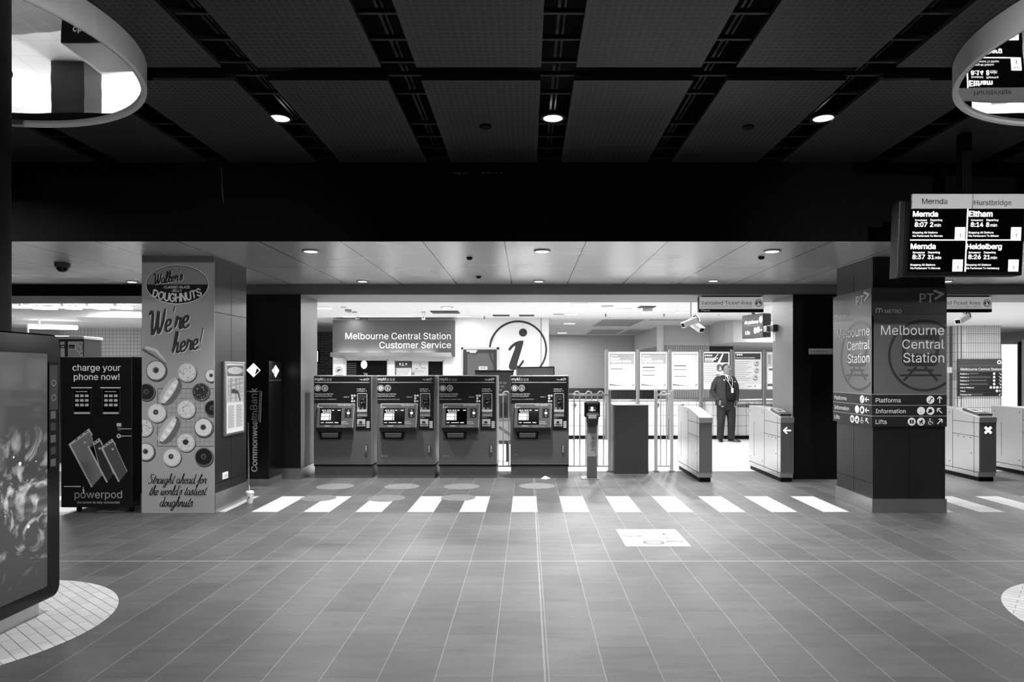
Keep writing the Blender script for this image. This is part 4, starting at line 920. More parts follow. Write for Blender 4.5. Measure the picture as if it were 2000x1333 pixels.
b = D(con, FN); b.block(62.6, 798, 75.4, 815, mat('reader_pad', 30, .4), 0, .004); b.poly([(66.6, 806.6), (68, 804.6), (71, 804.6), (72.4, 806.6), (71, 809.2), (68, 809.2)], SE, .005); b.disc(69.5, 801.5, 1, LT, .005, n=8); b.poly([(68, 812), (70.5, 812), (69.3, 814)], LT, .005); b.build('reader_pad', cs)
b = front(YM); b.block(u(8.5), 843, u(78.5), 858.4, mat('tray_surround', 62, .45), .0, .008); sr = b.build('tray_surround', t, bevel=.002)
b = front(YM)
P = [(u(10.6), 841.5), (u(56), 841.5), (u(53), 857.5), (u(15), 857.5)]
b.hull([b.p(a, c, .008) for a, c in P], [b.p(a, c, .045) for a, c in P], BLACK); b.slab([(u(17.5), 846), (u(50), 846), (u(49), 854.5), (u(18.5), 854.5)], PG2, .044, .047); b.line([(u(18), 846.3), (u(50), 846.3)], .8, LIGHTG, .048)
b.build('dispenser_tray', t)
b = front(YM); b.slab(arc(u(103), 872.6, 3.1, 180, 360, 8) + arc(u(103), 885, 3.1, 0, 180, 8), DSTEEL, .002, .012); b.disc(u(103), 881.5, 2, CHROME, .013, n=14); b.slab([(u(102), 871), (u(104), 871), (u(104), 879), (u(102), 879)], LIGHTG, .012, .02); b.build('door_lock', t)
m4 = t
copies = []
for x0, lb in ((612.4, 'ticket machine beside the rear column, first from the bank totem'), (735.3, 'second ticket machine from the bank totem, below the customer service lettering'), (856.4, 'third ticket machine from the bank totem, beside the gap in the row')):
    copies.append(dup(m4, ((x0 - MX) * YM / F, 0, 0), lb))
for mch, x0, w_, h_, c0 in ((copies[1], 735.3, 13, 4, 889), (copies[2], 856.4, 13, 3, 890), (m4, MX, 6, 3, 887)):
    b = front(YM); b.rect(x0 + 9, c0, x0 + 9 + w_, c0 + h_, MIDG, .004); b.rect(x0 + 10, c0 + 1, x0 + 8 + w_, c0 + 1.8, PG1, .005); b.build('number_plate', mch)

# ------------------------------------------------------------------ card reader post
YV = FY(936.5)
t = thing('card_reader_post', 'slim grey card reader post with a dark hooded reader, beside the fourth ticket machine', 'card reader', (X(1156.5, YV), YV, 0))
MB().box(X(1135, YV), X(1171, YV), YV - .03, YV + .26, 0, .012, STEEL).build('base_plate', t, bevel=.003)
MB().box(X(1147, YV), X(1166.2, YV), YV, YV + .12, .012, Z(829, YV), MG).build('post', t, bevel=.006)
b = front(YV); b.rect(1147.4, 847, 1165.8, 892, MIDG, .001); b.poly([(1147.4, 847), (1151, 847), (1163, 892), (1147.4, 892)], mat('label_sheen', 150, .5), .0015)
for k, (s_, a0, a1) in enumerate((('+$', 1155, 1160), ('myki', 1154, 1160), ('Always', 1152.6, 1161.4), ('touch', 1153.5, 1160.5), ('on', 1155, 1159))): b.text(s_, a0, a1, (858, 865, 868.6, 872, 875.4)[k], PBLACK, .003, .02)
b.ring(1157, 879.5, 2.2, .8, PBLACK, .003, n=16); b.build('label', t)
hd = MB(); pf = [(YV - .05, Z(831, YV)), (YV - .09, Z(812, YV)), (YV - .05, Z(806, YV)), (YV - .05, Z(793, YV)), (YV - .075, Z(788, YV)), (YV - .04, Z(783.5, YV)), (YV + .12, Z(783.5, YV)), (YV + .15, Z(800, YV)), (YV + .12, Z(831, YV))]
for x0, x1 in ((1144.5, 1169),): hd.hull([(X(x0 + (2.5 if i in (0, 8) else 0), YV), y, z) for i, (y, z) in enumerate(pf)], [(X(x1 - (2.5 if i in (0, 8) else 0), YV), y, z) for i, (y, z) in enumerate(pf)], DARK)
h_ = hd.build('reader_head', t, bevel=.008)
b = front(YV - .05); b.block(1142, 786, 1145.5, 815, BLACK, -.10, .015); b.block(1168, 786, 1171.8, 815, BLACK, -.10, .015); b.build('side_wing', h_, bevel=.004)
b = front(YV - .052); b.rect(1147, 789.5, 1166, 806, SCRB, 0); b.rect(1149, 794.2, 1164.8, 804.6, PG2, .001); b.rect(1154, 795, 1158.6, 802.5, SE, .002); b.rect(1151.5, 801, 1162.5, 802, SE, .003); b.poly([(1154.8, 802), (1157.8, 802), (1156.3, 804.3)], SE, .003); b.build('screen', h_)
b = front(YV - .093); b.rect(1149.3, 810.6, 1164.8, 818, LIGHTG, .0); b.rect(1155.5, 813.6, 1158.5, 815, MIDG, .001); b.build('card_target', h_)

# ------------------------------------------------------------------ grey boarding panel
YK = FY(926)
tag(MB().box(X(1199.6, YK), X(1266.6, YK), YK, YK + .45, 0, Z(792, YK), CHAR).build('boarding_panel', bevel=.003), 'plain dark grey box panel standing between two steel fence posts', 'panel')

# ------------------------------------------------------------------ steel fences
YFN = 11.08
FS = mat('fence_steel', 205, .35, metal=.3)
def fence(lb, posts, xs, hoops, loc):
    t = thing('fence', lb, 'fence', loc)
    zr, zb_ = Z(771.5, YFN), Z(911, YFN); r = .018
    MB().box(X(xs[0], YFN), X(xs[1], YFN), YFN - .015, YFN + .015, zr - .02, zr + .015, FS).build('top_rail', t, bevel=.004)
    MB().box(X(xs[0], YFN), X(xs[1], YFN), YFN - .012, YFN + .012, zb_ - .012, zb_ + .012, FS).build('bottom_rail', t, bevel=.004)
    for px in posts:
        p_ = MB(); p_.box(X(px - 3, YFN), X(px + 3, YFN), YFN - .025, YFN + .025, .012, Z(763, YFN), FS).build('post', t, bevel=.004)
        pl = MB().box(X(px - 5.5, YFN), X(px + 5.5, YFN), YFN - .05, YFN + .05, 0, .012, STEEL)
        for q_ in (-1, 1): pl.lathe([(.009, .012), (.009, .022)], (X(px, YFN) + q_ * .034, YFN - .036, 0), CHROME, 8)
        pl.build('base_plate', t)
    for h in hoops:
        a, c = X(h - 5.6, YFN), X(h + 5.6, YFN); rr_ = (c - a) / 2; m_ = (a + c) / 2; pts = [(a, YFN, zb_)] + [(m_ - rr_ * math.cos(math.radians(k)), YFN, zr + .005 + rr_ * 1.05 * math.sin(math.radians(k))) for k in range(0, 181, 20)] + [(c, YFN, zb_)]
        MB().tube(pts, .0095, FS, 8).build('hoop_bar', t, smooth=True)
fence('long steel fence of hooped bars behind the ticket machines and the card reader post', (1190.3, 962), (962, 1190), [1173 - 23.1 * k for k in range(9)], (X(1076, YFN), YFN, 0))
fence('short steel fence of hooped bars beside the ticket gate and grey panel', (1281, 1311.6), (1281, 1311), [1296], (X(1296, YFN), YFN, 0))

# ------------------------------------------------------------------ ticket gates
GS = mat('gate_steel', 182, .27, metal=.75); GF = mat('gate_front', 100, .35, metal=.2); GL_ = mat('gate_top', 150, .35, metal=.5)
def gate(x0, x1, lb, sign, pad, flap, y0=10.0):
    t = thing('ticket_gate', lb, 'ticket gate', ((x0 + x1) / 2, y0, 0), 'ticket gates')
    yb, ys = 11.43, 10.67; zf, zb_ = .955, 1.06
    pr = [(y0 + .03, .06), (y0, .16), (y0, zf), (ys, zb_), (yb, zb_), (yb, .06)]
    MB().hull([(x0, y, z) for y, z in pr], [(x1, y, z) for y, z in pr], GS).build('body', t, bevel=.008)
    MB().box(x0 + .015, x1 - .015, y0 + .04, yb - .03, 0, .07, BLACK).build('plinth', t)
    MB().hull([(x0 + .004, y, z) for y, z in ((y0 - .006, .14), (y0 - .006, zf - .09), (y0 + .01, zf - .09), (y0 + .01, .14))], [(x1 - .004, y, z) for y, z in ((y0 - .006, .14), (y0 - .006, zf - .09), (y0 + .01, zf - .09), (y0 + .01, .14))], GF).build('front_panel', t)
    sm = MB()
    for xs_, sg in ((x0, -1), (x1, 1)):
        a, c = sorted((xs_, xs_ + sg * .0015))
        for yy_ in (ys + .02, y0 + .12): sm.box(a, c, yy_ - .003, yy_ + .003, .1, zf if yy_ < ys else 1.03, BLACK)
        sm.box(a, c, y0 + .0, ys + .02, .86, .866, BLACK); sm.box(a, c, y0, ys + .02, .66, .666, BLACK); sm.box(a, c, y0, yb, .13, .138, BLACK)
        for yy_, zz in ((ys + .1, .98), (yb - .08, .98), (ys + .1, .22), (yb - .08, .22), (y0 + .2, .63), (y0 + .35, .63), (y0 + .5, .63), (y0 + .18, .40)): sm.lathe([(.009, -.002 if sg < 0 else 0), (.009, 0 if sg < 0 else .002)], (xs_, yy_, zz), BLACK, 8, axis='x')
        sm.box(a, c, yb - .26, yb - .25, .25, .8, DSTEEL)
    sm.build('panel_joint', t)
    n_ = Vector((0, -(zb_ - zf), ys - y0)).normalized()
    top = D(lambda a, c: Vector((x0 + (x1 - x0) * a, y0 + (ys - y0) * c, zf + (zb_ - zf) * c)), n_, 1)
    top.block(.02, .02, .98, .98, GL_ if not pad else GS, -.004, .004); top.build('sloping_top', t)
    MB().box(x0 - .002, x1 + .002, y0 - .012, y0, zf - .085, zf - .005, GL_).build('top_band', t, bevel=.003)
    if pad:
        p_ = D(lambda a, c: Vector((x0 + (x1 - x0) * a, y0 + (ys - y0) * c, zf + (zb_ - zf) * c)), n_, 1)
        p_.block(.1, .1, .96, .72, DARK, .0, .03); rp = p_.build('reader_pad', t, bevel=.008)
        p_ = D(p_.fn, n_, 1); p_.rect(.22, .34, .84, .66, PG4, .031); p_.rect(.32, .39, .74, .61, SCRB, .032); p_.build('screen', rp)
    else:
        MB().lathe([(.03, zb_), (.03, zb_ + .015), (.012, zb_ + .03)], ((x0 + x1) / 2 - .04, yb - .1, 0), CHROME, 16).build('lens_cap', t, smooth=True)
    b = D(lambda a, c: Vector(((x0 + x1) / 2 + a, y0 - .007, .76 + c)), FN, 1); LS = mat('gate_sign_lit', 255, .5, emit=3)
    if sign == 'arrow':
        b.line([(-.05, 0), (.05, 0)], .017, LS, .001); b.line([(-.005, .045), (-.055, 0), (-.005, -.045)], .017, LS, .0012); b.build('arrow_sign', t)
    elif sign == 'cross':
        b.line([(-.045, -.045), (.045, .045)], .035, LS, .001); b.line([(-.045, .045), (.045, -.045)], .035, LS, .0012); b.build('cross_sign', t)
    if flap: MB().box(x1 + .002, x1 + .25, ys + .12, ys + .14, .38, .98, LIGHTG).build('barrier_flap', t, bevel=.006)
gate(X(1365.5, 10.0), X(1391.3, 10.0), 'steel ticket gate on the fence side of the guard, with no lit sign', None, False, False)
gate(X(1524.5, 10.0), X(1551.2, 10.0) - .005, 'steel ticket gate with a glowing white arrow, against the black rear column', 'arrow', True, False)
gate(6.66, 6.91, 'steel ticket gate with a glowing white cross, beyond the station sign column', 'cross', True, True, 10.06)
gate(7.76, 8.01, 'steel ticket gate at the picture edge, next to the gate with the white cross', None, True, False, 10.06)

# ------------------------------------------------------------------ hanging ticket area signs
def ticket_sign(x0, x1, lb):
    Y = 10.45; t = thing('hanging_sign', lb, 'sign', (X((x0 + x1) / 2, Y), Y, Z(611, Y)), 'ticket area signs')
    b = front(Y); b.block(x0, 579.5, x1, 610, BLACK, -.09, 0); b.block(x0 + 8, 572, x1 - 4, 580, DARK, -.07, -.02); b.build('box', t, bevel=.003)
    b = front(Y); b.rect(x0 + .8, 580.5, x1 - .6, 604, mat('sign_face', 168, .5, emit=.28), .001); fc = b.build('face', t)
    b = front(Y); b.text('Validated Ticket Area', x0 + 4, x0 + 102.5, 595.6, PBLACK, .003); b.text('Penalties apply for entering beyond this point without a valid ticket', x0 + 4, x0 + 103.5, 600.4, PBLACK, .003)
    b.ring(x0 + 116.5, 592.3, 7.2, 1.3, PBLACK, .003); b.poly([(x0 + 112, 590), (x0 + 114.5, 588), (x0 + 114.5, 596), (x0 + 111, 594)], PBLACK, .003); b.poly([(x0 + 116, 588), (x0 + 121, 590), (x0 + 121.5, 594), (x0 + 118.5, 595), (x0 + 118.5, 591.5), (x0 + 116, 591)], PBLACK, .003)
    b.line([(x0 + 4.5, 608.5), (x0 + 5, 605.5), (x0 + 6.6, 605.5), (x0 + 7.5, 608.5), (x0 + 8.3, 605.5), (x0 + 9.8, 605.5), (x0 + 10.5, 608.5)], .9, LET, .003); b.text('METRO', x0 + 11.5, x0 + 21.5, 608.3, LET, .003, .02); b.build('lettering', fc)
ticket_sign(1365, 1491.5, 'pale hanging sign about the ticket area above the gates and guard')
ticket_sign(1811, 1937.5, 'pale hanging sign about the ticket area partly hidden by the station sign column')

# ------------------------------------------------------------------ small things on the rear column
Y = YS - .03
t = thing('video_notice', 'narrow pale video monitoring strip on the black rear column', 'sign', (X(1606, Y), Y, Z(692, Y)))
b = front(Y); b.block(1579.5, 681.3, 1640, 692.5, mat('notice_face', 235, .5), -.008, 0); pl = b.build('plate', t, bevel=.002)
b = front(Y); b.rect(1580, 690.6, 1639.5, 691.4, MIDG, .001); b.text('Video Monitoring', 1581.5, 1618, 688.4, PG1, .002); b.ring(1627.5, 686.3, 3.2, .7, PG1, .002); b.build('lettering', pl)
sx2 = QX0 - .004; y1_, y0_ = F * sx2 / (1509 - VX), F * sx2 / (1518.5 - VX)
t = thing('intercom', 'small dark intercom box on the pale side of the rear column beside the gates', 'intercom', (sx2, y0_, Z(648, y0_)))
MB().box(sx2 - .07, sx2, y0_, y1_ + .1, Z(649, y1_), Z(636, y1_), DARK).build('box', t, bevel=.004)
MB().box(sx2 - .11, sx2 - .07, y1_ - .02, y1_ + .12, Z(648, y1_), Z(637, y1_), STEEL).build('bracket', t, bevel=.004)
b = MB().box(sx2 - .004, sx2, y0_ + .08, y1_, Z(667, y1_), Z(650, y1_), PAPER)
for k in range(5): b.box(sx2 - .005, sx2 - .004, y0_ + .14, y1_ - .06, Z(664 - k * 2.6, y1_), Z(662.8 - k * 2.6, y1_), MIDG)
tag(b.build('paper_notice'), 'small white paper notice below the intercom on the rear column', 'notice')
# ------------------------------------------------------------------ customer service front
YSG = YI - .12
t = thing('customer_service_sign', 'wide dark grey customer service sign over the office windows', 'sign', (X(768, YSG), YSG, Z(697, YSG)))
b = front(YSG); b.block(649.5, 625.5, 888, 697, mat('service_sign_grey', 66, .5), -.11, 0); pl = b.build('board', t)
b = front(YSG); b.text('Melbourne Central Station', 675, 880.5, 663, LET, .012); b.text('Customer Service', 741.3, 880.8, 680.4, LET, .012); b.build('lettering', pl)
YAW = YSG - .32
t = thing('awning', 'brushed metal canopy box under the customer service sign with light behind it', 'awning', (X(765, YAW), YAW, Z(697, YAW)))
b = front(YAW); b.block(645, 692.6, 881.5, 697, STEEL, -.30, 0); b.block(645, 689, 881.5, 692.7, STEEL, -.02, 0); b.build('canopy', t, bevel=.004)
b = MB()
for k in range(4):
    x0 = X(652 + k * 50, YAW); b.box(x0, x0 + .52, YAW + .1, YAW + .16, Z(692.6, YAW) , Z(692.6, YAW) + .012, GLOWD)
    lamp('AREA', (x0 + .26, YAW + .2, Z(690.5, YAW)), POWER['awning'], t, size=.5, sy=.06, rot=(math.radians(135), 0, 0))
b.build('light_strip', t)
FRM = mat('window_frame_paint', 215, .5); GLZ = mat('dark_glass', 22, .08)
for nm, x0, x1, y0 in (('window_1', 675, 758, 702.5), ('window_2', 770, 867, 704)):
    Y = YI + .05; b = front(Y)
    zc = Z(y0, Y)
    for a, c, d_, e in ((x0, y0, x1, y0 + 2.2), (x0, y0, x0 + 2, 800), (x1 - 2, y0, x1, 800), (x0, 786, x1, 800)): b.block(a, c, d_, e, FRM, -.06, .02)
    w_ = S(b.build(nm)); b = front(Y); b.rect(x0 + 2, y0 + 2, x1 - 2, 788, GLZ, -.02); b.build('pane', w_)
Y = YI + .03
t = thing('window_blind', 'dark slatted blind inside the first office window', 'blind', (X(688, Y), Y, Z(740, Y)))
b = front(Y)
for k in range(7): b.block(679, 709 + k * 4.2, 696, 711.6 + k * 4.2, PG1, .0, .01)
b.build('slats', t)
b = front(Y); b.disc(711, 712.7, 6.2, mat('self_lit_sticker', 250, .5, emit=.5), .002, 8.2); b.disc(708.5, 717.5, .8, PBLACK, .004, n=8)  # sticker given a glow of its own in place of light on it
tag(b.build('oval_sticker'), 'white oval sticker on the first office window', 'sticker')
b = front(Y)
for k in range(8): b.disc(711 + (k % 3) * 2.3 + k * .4, 729.6 + (k * 5 % 4) * 1.1, .6, PWHITE, .002, n=6)
tag(b.build('dotted_sticker'), 'small dotted white sticker low on the first office window', 'sticker')
t = thing('window_notice', 'dark headed notice with three white symbols in the second office window', 'notice', (X(788, Y), Y, Z(733, Y)))
b = front(Y); b.rect(771.5, 705.5, 803.5, 718.6, PG1, .002); b.rect(773.5, 719, 803.5, 735, PG4, .002); b.poly([(795, 735), (803.5, 722), (803.5, 728), (799, 735)], PWHITE, .003)
b.disc(781.5, 711.5, 1.8, PWHITE, .004, 2.6, 12); b.line([(787, 708.5), (787, 714.5)], 1.4, PWHITE, .004); b.line([(785, 714), (789, 714)], 1.2, PWHITE, .004); b.poly([(792, 709), (796, 711.5), (792, 714.5)], PWHITE, .004); b.build('sheet', t)
t = thing('network_map', 'pale railway network map in the second office window', 'map', (X(820, Y), Y, Z(733, Y)))
b = front(Y); b.rect(804.5, 705.5, 836.5, 735, PG4, .002)
b.line([(811, 720.5), (816, 720.5)], 1, PBLACK, .003); b.line([(818, 717), (821, 713), (823, 719), (832, 719.5)], .8, PBLACK, .003); b.line([(808, 725.6), (828, 725.6)], .6, PG2, .003); b.line([(817, 711), (823, 711)], .7, PG1, .003); b.block(804.8, 727, 810, 735, PG3, .002, .0032); b.build('sheet', t)
t = thing('camera_sticker_panel', 'white strip beside the office windows with a round video camera symbol', 'sign', (X(662, YI), YI, Z(735, YI)))
b = front(YI); b.block(653.5, 699, 671, 735, WHITE, 0, .02); pl = b.build('panel', t)
b = front(YI); b.ring(662.6, 723.5, 6.5, .9, PBLACK, .022); b.poly([(658.5, 722), (664, 720.5), (667, 722.5), (664, 725.5), (660, 727)], PG2, .022); b.line([(658, 727.5), (661, 722)], .9, PBLACK, .023); b.rect(655, 732.6, 670, 734.5, PBLACK, .022); b.build('symbol', pl)
# door of the office
Y = YI - .03; b = front(Y)
for a, c, d_, e in ((901, 678.6, 974.5, 683), (901, 678.6, 904.5, 849), (970.5, 678.6, 974.5, 849)): b.block(a, c, d_, e, LIGHTG, -.1, .02)
dr = S(b.build('door_1'))
b = front(Y); b.block(904.5, 683, 970.5, 848, mat('door_leaf', 26, .45), -.06, 0); lf = b.build('leaf', dr)
b = front(Y); b.rect(913, 690.5, 963.5, 800, mat('door_glass', 84, .25), .002); b.build('pane', dr)
b = front(Y); b.block(911.5, 684, 932, 687.5, LIGHTG, 0, .05); b.block(918, 685, 930, 690, LIGHTG, .05, .07); b.build('door_closer', dr)
b = front(Y); b.rect(935, 716, 952, 723, LIGHTG, .004); b.rect(938, 718.6, 949, 720, PG2, .005); b.build('door_notice', dr)
# information symbol on the white wall
t = thing('information_symbol', 'huge black italic letter i in a ring on the white wall', 'wall symbol', (X(1012, YI), YI, Z(742, YI)))
b = front(YI); IN = mat('symbol_black', 22, .5); b.ring(1011.7, 683.2, 57, 3.8, IN, .007, n=90)
b.build('ring', t)
b = front(YI); b.disc(1021.5, 650, 7.9, IN, .008)
c_ = lambda a, e: (830 + a / 3.331, 560 + e / 3.331)
b.poly([c_(*p_) for p_ in [(541, 408), (560, 383), (585, 364), (612, 354), (640, 352), (639, 372), (600, 505), (601, 517), (610, 516), (628, 490), (638, 477), (645, 482), (642, 495), (622, 522), (600, 538), (575, 545), (553, 540), (545, 525), (548, 505), (588, 395), (586, 386), (578, 390), (560, 410), (550, 420)]], IN, .008)
b.build('letter', t)
b = front(YI); b.ring(1011.7, 683.2, 57, 3.8, IN, .033, a0=196, a1=207, n=8); b.ring(1011.7, 683.2, 57, 3.8, IN, .034, a0=135, a1=178, n=16); b.build('ring_on_door', t)

# ------------------------------------------------------------------ notice boards on posts along the parapet
YN = 16.36
PO = mat('post_grey', 92, .45); FRB = mat('poster_frame_grey', 120, .45)
names = ('first post of the notice boards, next to the grey far wall', 'second post, between the two front replacement bus posters', 'third post, before the tiled column', 'fourth post, beside the guard', 'fifth post, behind the guard', 'last post, against the pale rear column')
for i, px in enumerate((1184, 1245.5, 1307.5, 1369, 1429.7, 1492.5)):
    b = MB().box(X(px - 3.1, YN), X(px + 3.1, YN), YN - .04, YN + .04, 0, Z(683, YN), PO).box(X(px - 3.1, YN), X(px - 2.5, YN), YN - .045, YN - .04, 0.5, Z(684, YN), LIGHTG)
    tag(b.build('notice_post', bevel=.004), 'grey square post, ' + names[i], 'post', 'posts of the notice boards')
def board(x0, x1, lb, kind):
    t = thing('notice_board', lb, 'poster board', (X((x0 + x1) / 2, YN), YN, Z(761, YN)), 'notice boards along the parapet')
    b = front(YN); b.block(x0, 687, x1, 762.5, FRB, -.05, 0); fr = b.build('frame', t, bevel=.003)
    b = front(YN); b.rect(x0 + 1.2, 688.5, x1 - 1.2, 760.5, PAPER, .002); W_ = x1 - x0; fx = lambda k: x0 + W_ * k
    if kind[0] == 'bus':
        dark = PG3 if kind[1] < 2 else mat('print_glare', 172, .6)  # last bus board: glare put into a paler header colour
        b.rect(fx(.06), 692.5 if kind[1] < 1 else 692, fx(.95), 713.5 if kind[1] < 1 else 711, dark, .003)
        for k in range(14): b.poly([(fx(.065 + k * .064), 693.5), (fx(.09 + k * .064), 691), (fx(.12 + k * .064), 691), (fx(.095 + k * .064), 693.5)], PG1, .004)
        b.text('Buses', fx(.1), fx(.42), 703, PWHITE, .005, .02); b.text('replace trains', fx(.1), fx(.83), 708.3, PWHITE, .005, .02); b.rect(fx(.1), 694.8, fx(.35), 695.6, PWHITE, .005); b.rect(fx(.1), 711.8, fx(.9), 712.5, PWHITE, .005)
        for yb_, hh in (((720.3, 1.6),), ((716.8, 2.2), (723.5, 1.4), (732.5, 1.6)), ((714, 1.8), (722, 1.2), (735, 1.3)))[kind[1]]: b.rect(fx(.1), yb_, fx(.54), yb_ + hh, PG1, .004)
        for k in range(9 if kind[1] == 0 else 0): b.rect(fx(.1), 725 + k * 2.6, fx(.5 - .06 * (k % 3)), 725.6 + k * 2.6, PG4, .004)
        b.poly([(fx(.05), 750), (fx(.35), 752.5), (fx(.75), 755.3), (fx(.35), 754.2), (fx(.05), 753.5)], PG2, .004); b.poly([(fx(.84), 754.5), (fx(.95), 750), (fx(.95), 752), (fx(.88), 754.8)], PG1, .004)
        b.ring(fx(.82), 746, 2.2, .6, PG3, .004); b.rect(fx(.2), 756, fx(.26), 757, PG2, .004)
    elif kind[0] == 'info':
        hb = 708.5 if kind[1] else 702.5
        b.rect(fx(.04), 690.5, fx(.94), hb, PG1, .003); sh = mat('poster_body', 205, .6); b.rect(fx(.04), hb, fx(.94), 745 if kind[1] else 751, sh, .003)
        for k in range(4 if kind[1] else 3): b.disc(fx(.09 + k * .075 + (0 if kind[1] else .03)), 694.8 if kind[1] else 693.4, 1.7, PWHITE, .004, n=12)
        b.text('Reduce your risk of coronavirus', fx(.07), fx(.74), 700, PWHITE, .004, .02) if not kind[1] else [b.rect(fx(.07), 699.5 + 2.8 * k, fx(.56 - .08 * k), 701 + 2.8 * k, PWHITE, .004) for k in range(3)]
        for k in range(11): b.rect(fx(.07), hb + 4 + k * 3.6, fx(.62 - .1 * (k * 7 % 3)), hb + 4.9 + k * 3.6, PG3, .004); b.disc(fx(.055), hb + 4.4 + k * 3.6, .5, PG1, .0042, n=6)
        if kind[1]:
            b.disc(fx(.62), 719, 6, PG2, .004, 7.5); b.poly([(fx(.62) + 1 - 3, 724), (fx(.62) + 1, 714), (fx(.62) + 5, 724)], PG4, .005); b.rect(fx(.47), 731, fx(.63), 734, PG3, .004)
            b.poly([(fx(.30), 707), (fx(.55), 692), (fx(.58), 692), (fx(.34), 707)], PWHITE, .005); b.poly([(fx(.5), 712), (fx(.72), 691), (fx(.76), 692), (fx(.6), 712)], PWHITE, .0052)  # slanted white streaks: glare painted across the poster
        else:
            for a, c, r in ((.80, 710.5, 5.6), (.80, 724, 5.6), (.76, 738, 6)):
                b.disc(fx(a), c, r, PG4, .004); b.ring(fx(a), c + 1, r * .75, 1.2, PG1, .005, a0=20, a1=170); b.disc(fx(a) + 1, c - 1.5, r * .4, PG3, .005)
        b.poly([(fx(.72), 753.5), (fx(.78), 753.5), (fx(.75), 756.5)], PG1, .004); b.rect(fx(.48), 754.5, fx(.64), 755.6, PG2, .004)
    else:
        b.rect(fx(.05), 692, fx(.95), 716, PG4, .003); b.rect(fx(.1), 720, fx(.3), 724, PG2, .004); b.rect(fx(.05), 750, fx(.3), 755, PG2, .004)
        for k in range(6): b.rect(fx(.08), 694 + k * 3, fx(.16), 696 + k * 3, PG3, .004)
    b.build('poster', fr)
board(1187.3, 1241.6, 'replacement bus poster board nearest the grey far wall, with one dark bar', ('bus', 0))
board(1249.3, 1304, 'middle replacement bus poster board with three dark bars', ('bus', 1))
board(1310.8, 1365, 'replacement bus poster board with painted glare before the tiled column', ('bus', 2))
board(1372.6, 1425.7, 'dark headed poster board directly behind the guard', ('info', 1))
board(1433.5, 1488.6, 'dark headed poster board with three round pictures beside the guard', ('info', 0))
board(1496.2, 1550, 'pale poster board cut off by the pale rear column', ('misc', 0))
# handrail along the parapet
t = thing('handrail', 'long steel handrail along the top of the white tiled parapet', 'handrail', (X(1300, YP), YP - .02, ztop))
MB().tube([(X(1074, YP), YP + .06, ztop + .03), (X(1800, YP), YP + .06, ztop + .03)], .034, STEEL, 12).build('rail', t, smooth=True)
for k in range(9):
    px = 1090 + k * 75; MB().tube([(X(px, YP), YP + .06, ztop), (X(px, YP), YP + .06, ztop + .03)], .02, CHROME, 8).build('bracket', t)
for i, px in enumerate((1123, 1285, 1462)):
    Yh = YP - .03; t = thing('wall_hook', 'small round fitting on the white parapet ' + ('behind the card reader post', 'behind the short fence', 'beside the guard')[i], 'wall fitting', (X(px, Yh), Yh, Z(800, Yh)))
    b = front(Yh); b.ring(px, 791, 2.8, 1, DSTEEL, .02); b.line([(px + 2, 793), (px - 2, 798)], 1.2, DSTEEL, .02); b.block(px - 1, 789, px + 1, 793, CHROME, -.03, .015); b.build('fitting', t)

# ------------------------------------------------------------------ sign boards standing behind the ticket machines
Y = 12.4
t = thing('standing_sign', 'grey standing sign with white lettering seen between the third and fourth ticket machines', 'sign', (X(965, Y), Y, 0))
b = front(Y); b.block(928, 727, 1003, 868, mat('standing_sign_grey', 88, .5), -.06, 0); b.block(927, 723.6, 1004, 727.4, DARK, -.07, .01); bd = b.build('board', t, bevel=.003)
b = front(Y); b.text('adjacent to', 952, 989, 750.5, LET, .003); b.text('come to', 960, 984.5, 757.2, LET, .003); b.text('platforms', 950, 980, 764, LET, .003)
b.poly([(975, 822), (1003, 822), (1003, 861), (970, 861)], PAPER, .003); b.poly([(972, 830), (984, 838), (1000, 848), (1003, 858), (985, 846), (972, 836)], PG3, .004); b.rect(930, 817, 1003, 823, LIGHTG, .003); b.poly(arc(984, 792, 6.5, 180, 360, 10) + [(990.5, 814), (977.5, 814)], PG1, .004)
b.build('printing', bd)
for px in (940, 992): MB().box(X(px, Y) - .03, X(px, Y) + .03, Y - .1, Y + .1, 0, Z(867, Y), DARK).build('foot', t)
Y = YM + .75
t = thing('board_back', 'grey framed board rising behind the fourth ticket machine', 'board', (X(1045, Y), Y, 0))
b = front(Y); b.block(1009, 717.5, 1082, 800, mat('board_back_grey', 128, .5), -.03, 0); b.build('panel', t)
b = front(Y); b.line([(1009, 718.4), (1082, 717.2)], 2, DARK, .004); b.block(1008, 717, 1010, 800, LIGHTG, -.03, .006); b.block(1081, 717, 1083, 800, DARK, -.03, .006); b.build('frame', t)
for px in (1020, 1072): MB().box(X(px, Y) - .02, X(px, Y) + .02, Y, Y + .03, 0, Z(795, Y), DARK).build('leg', t)

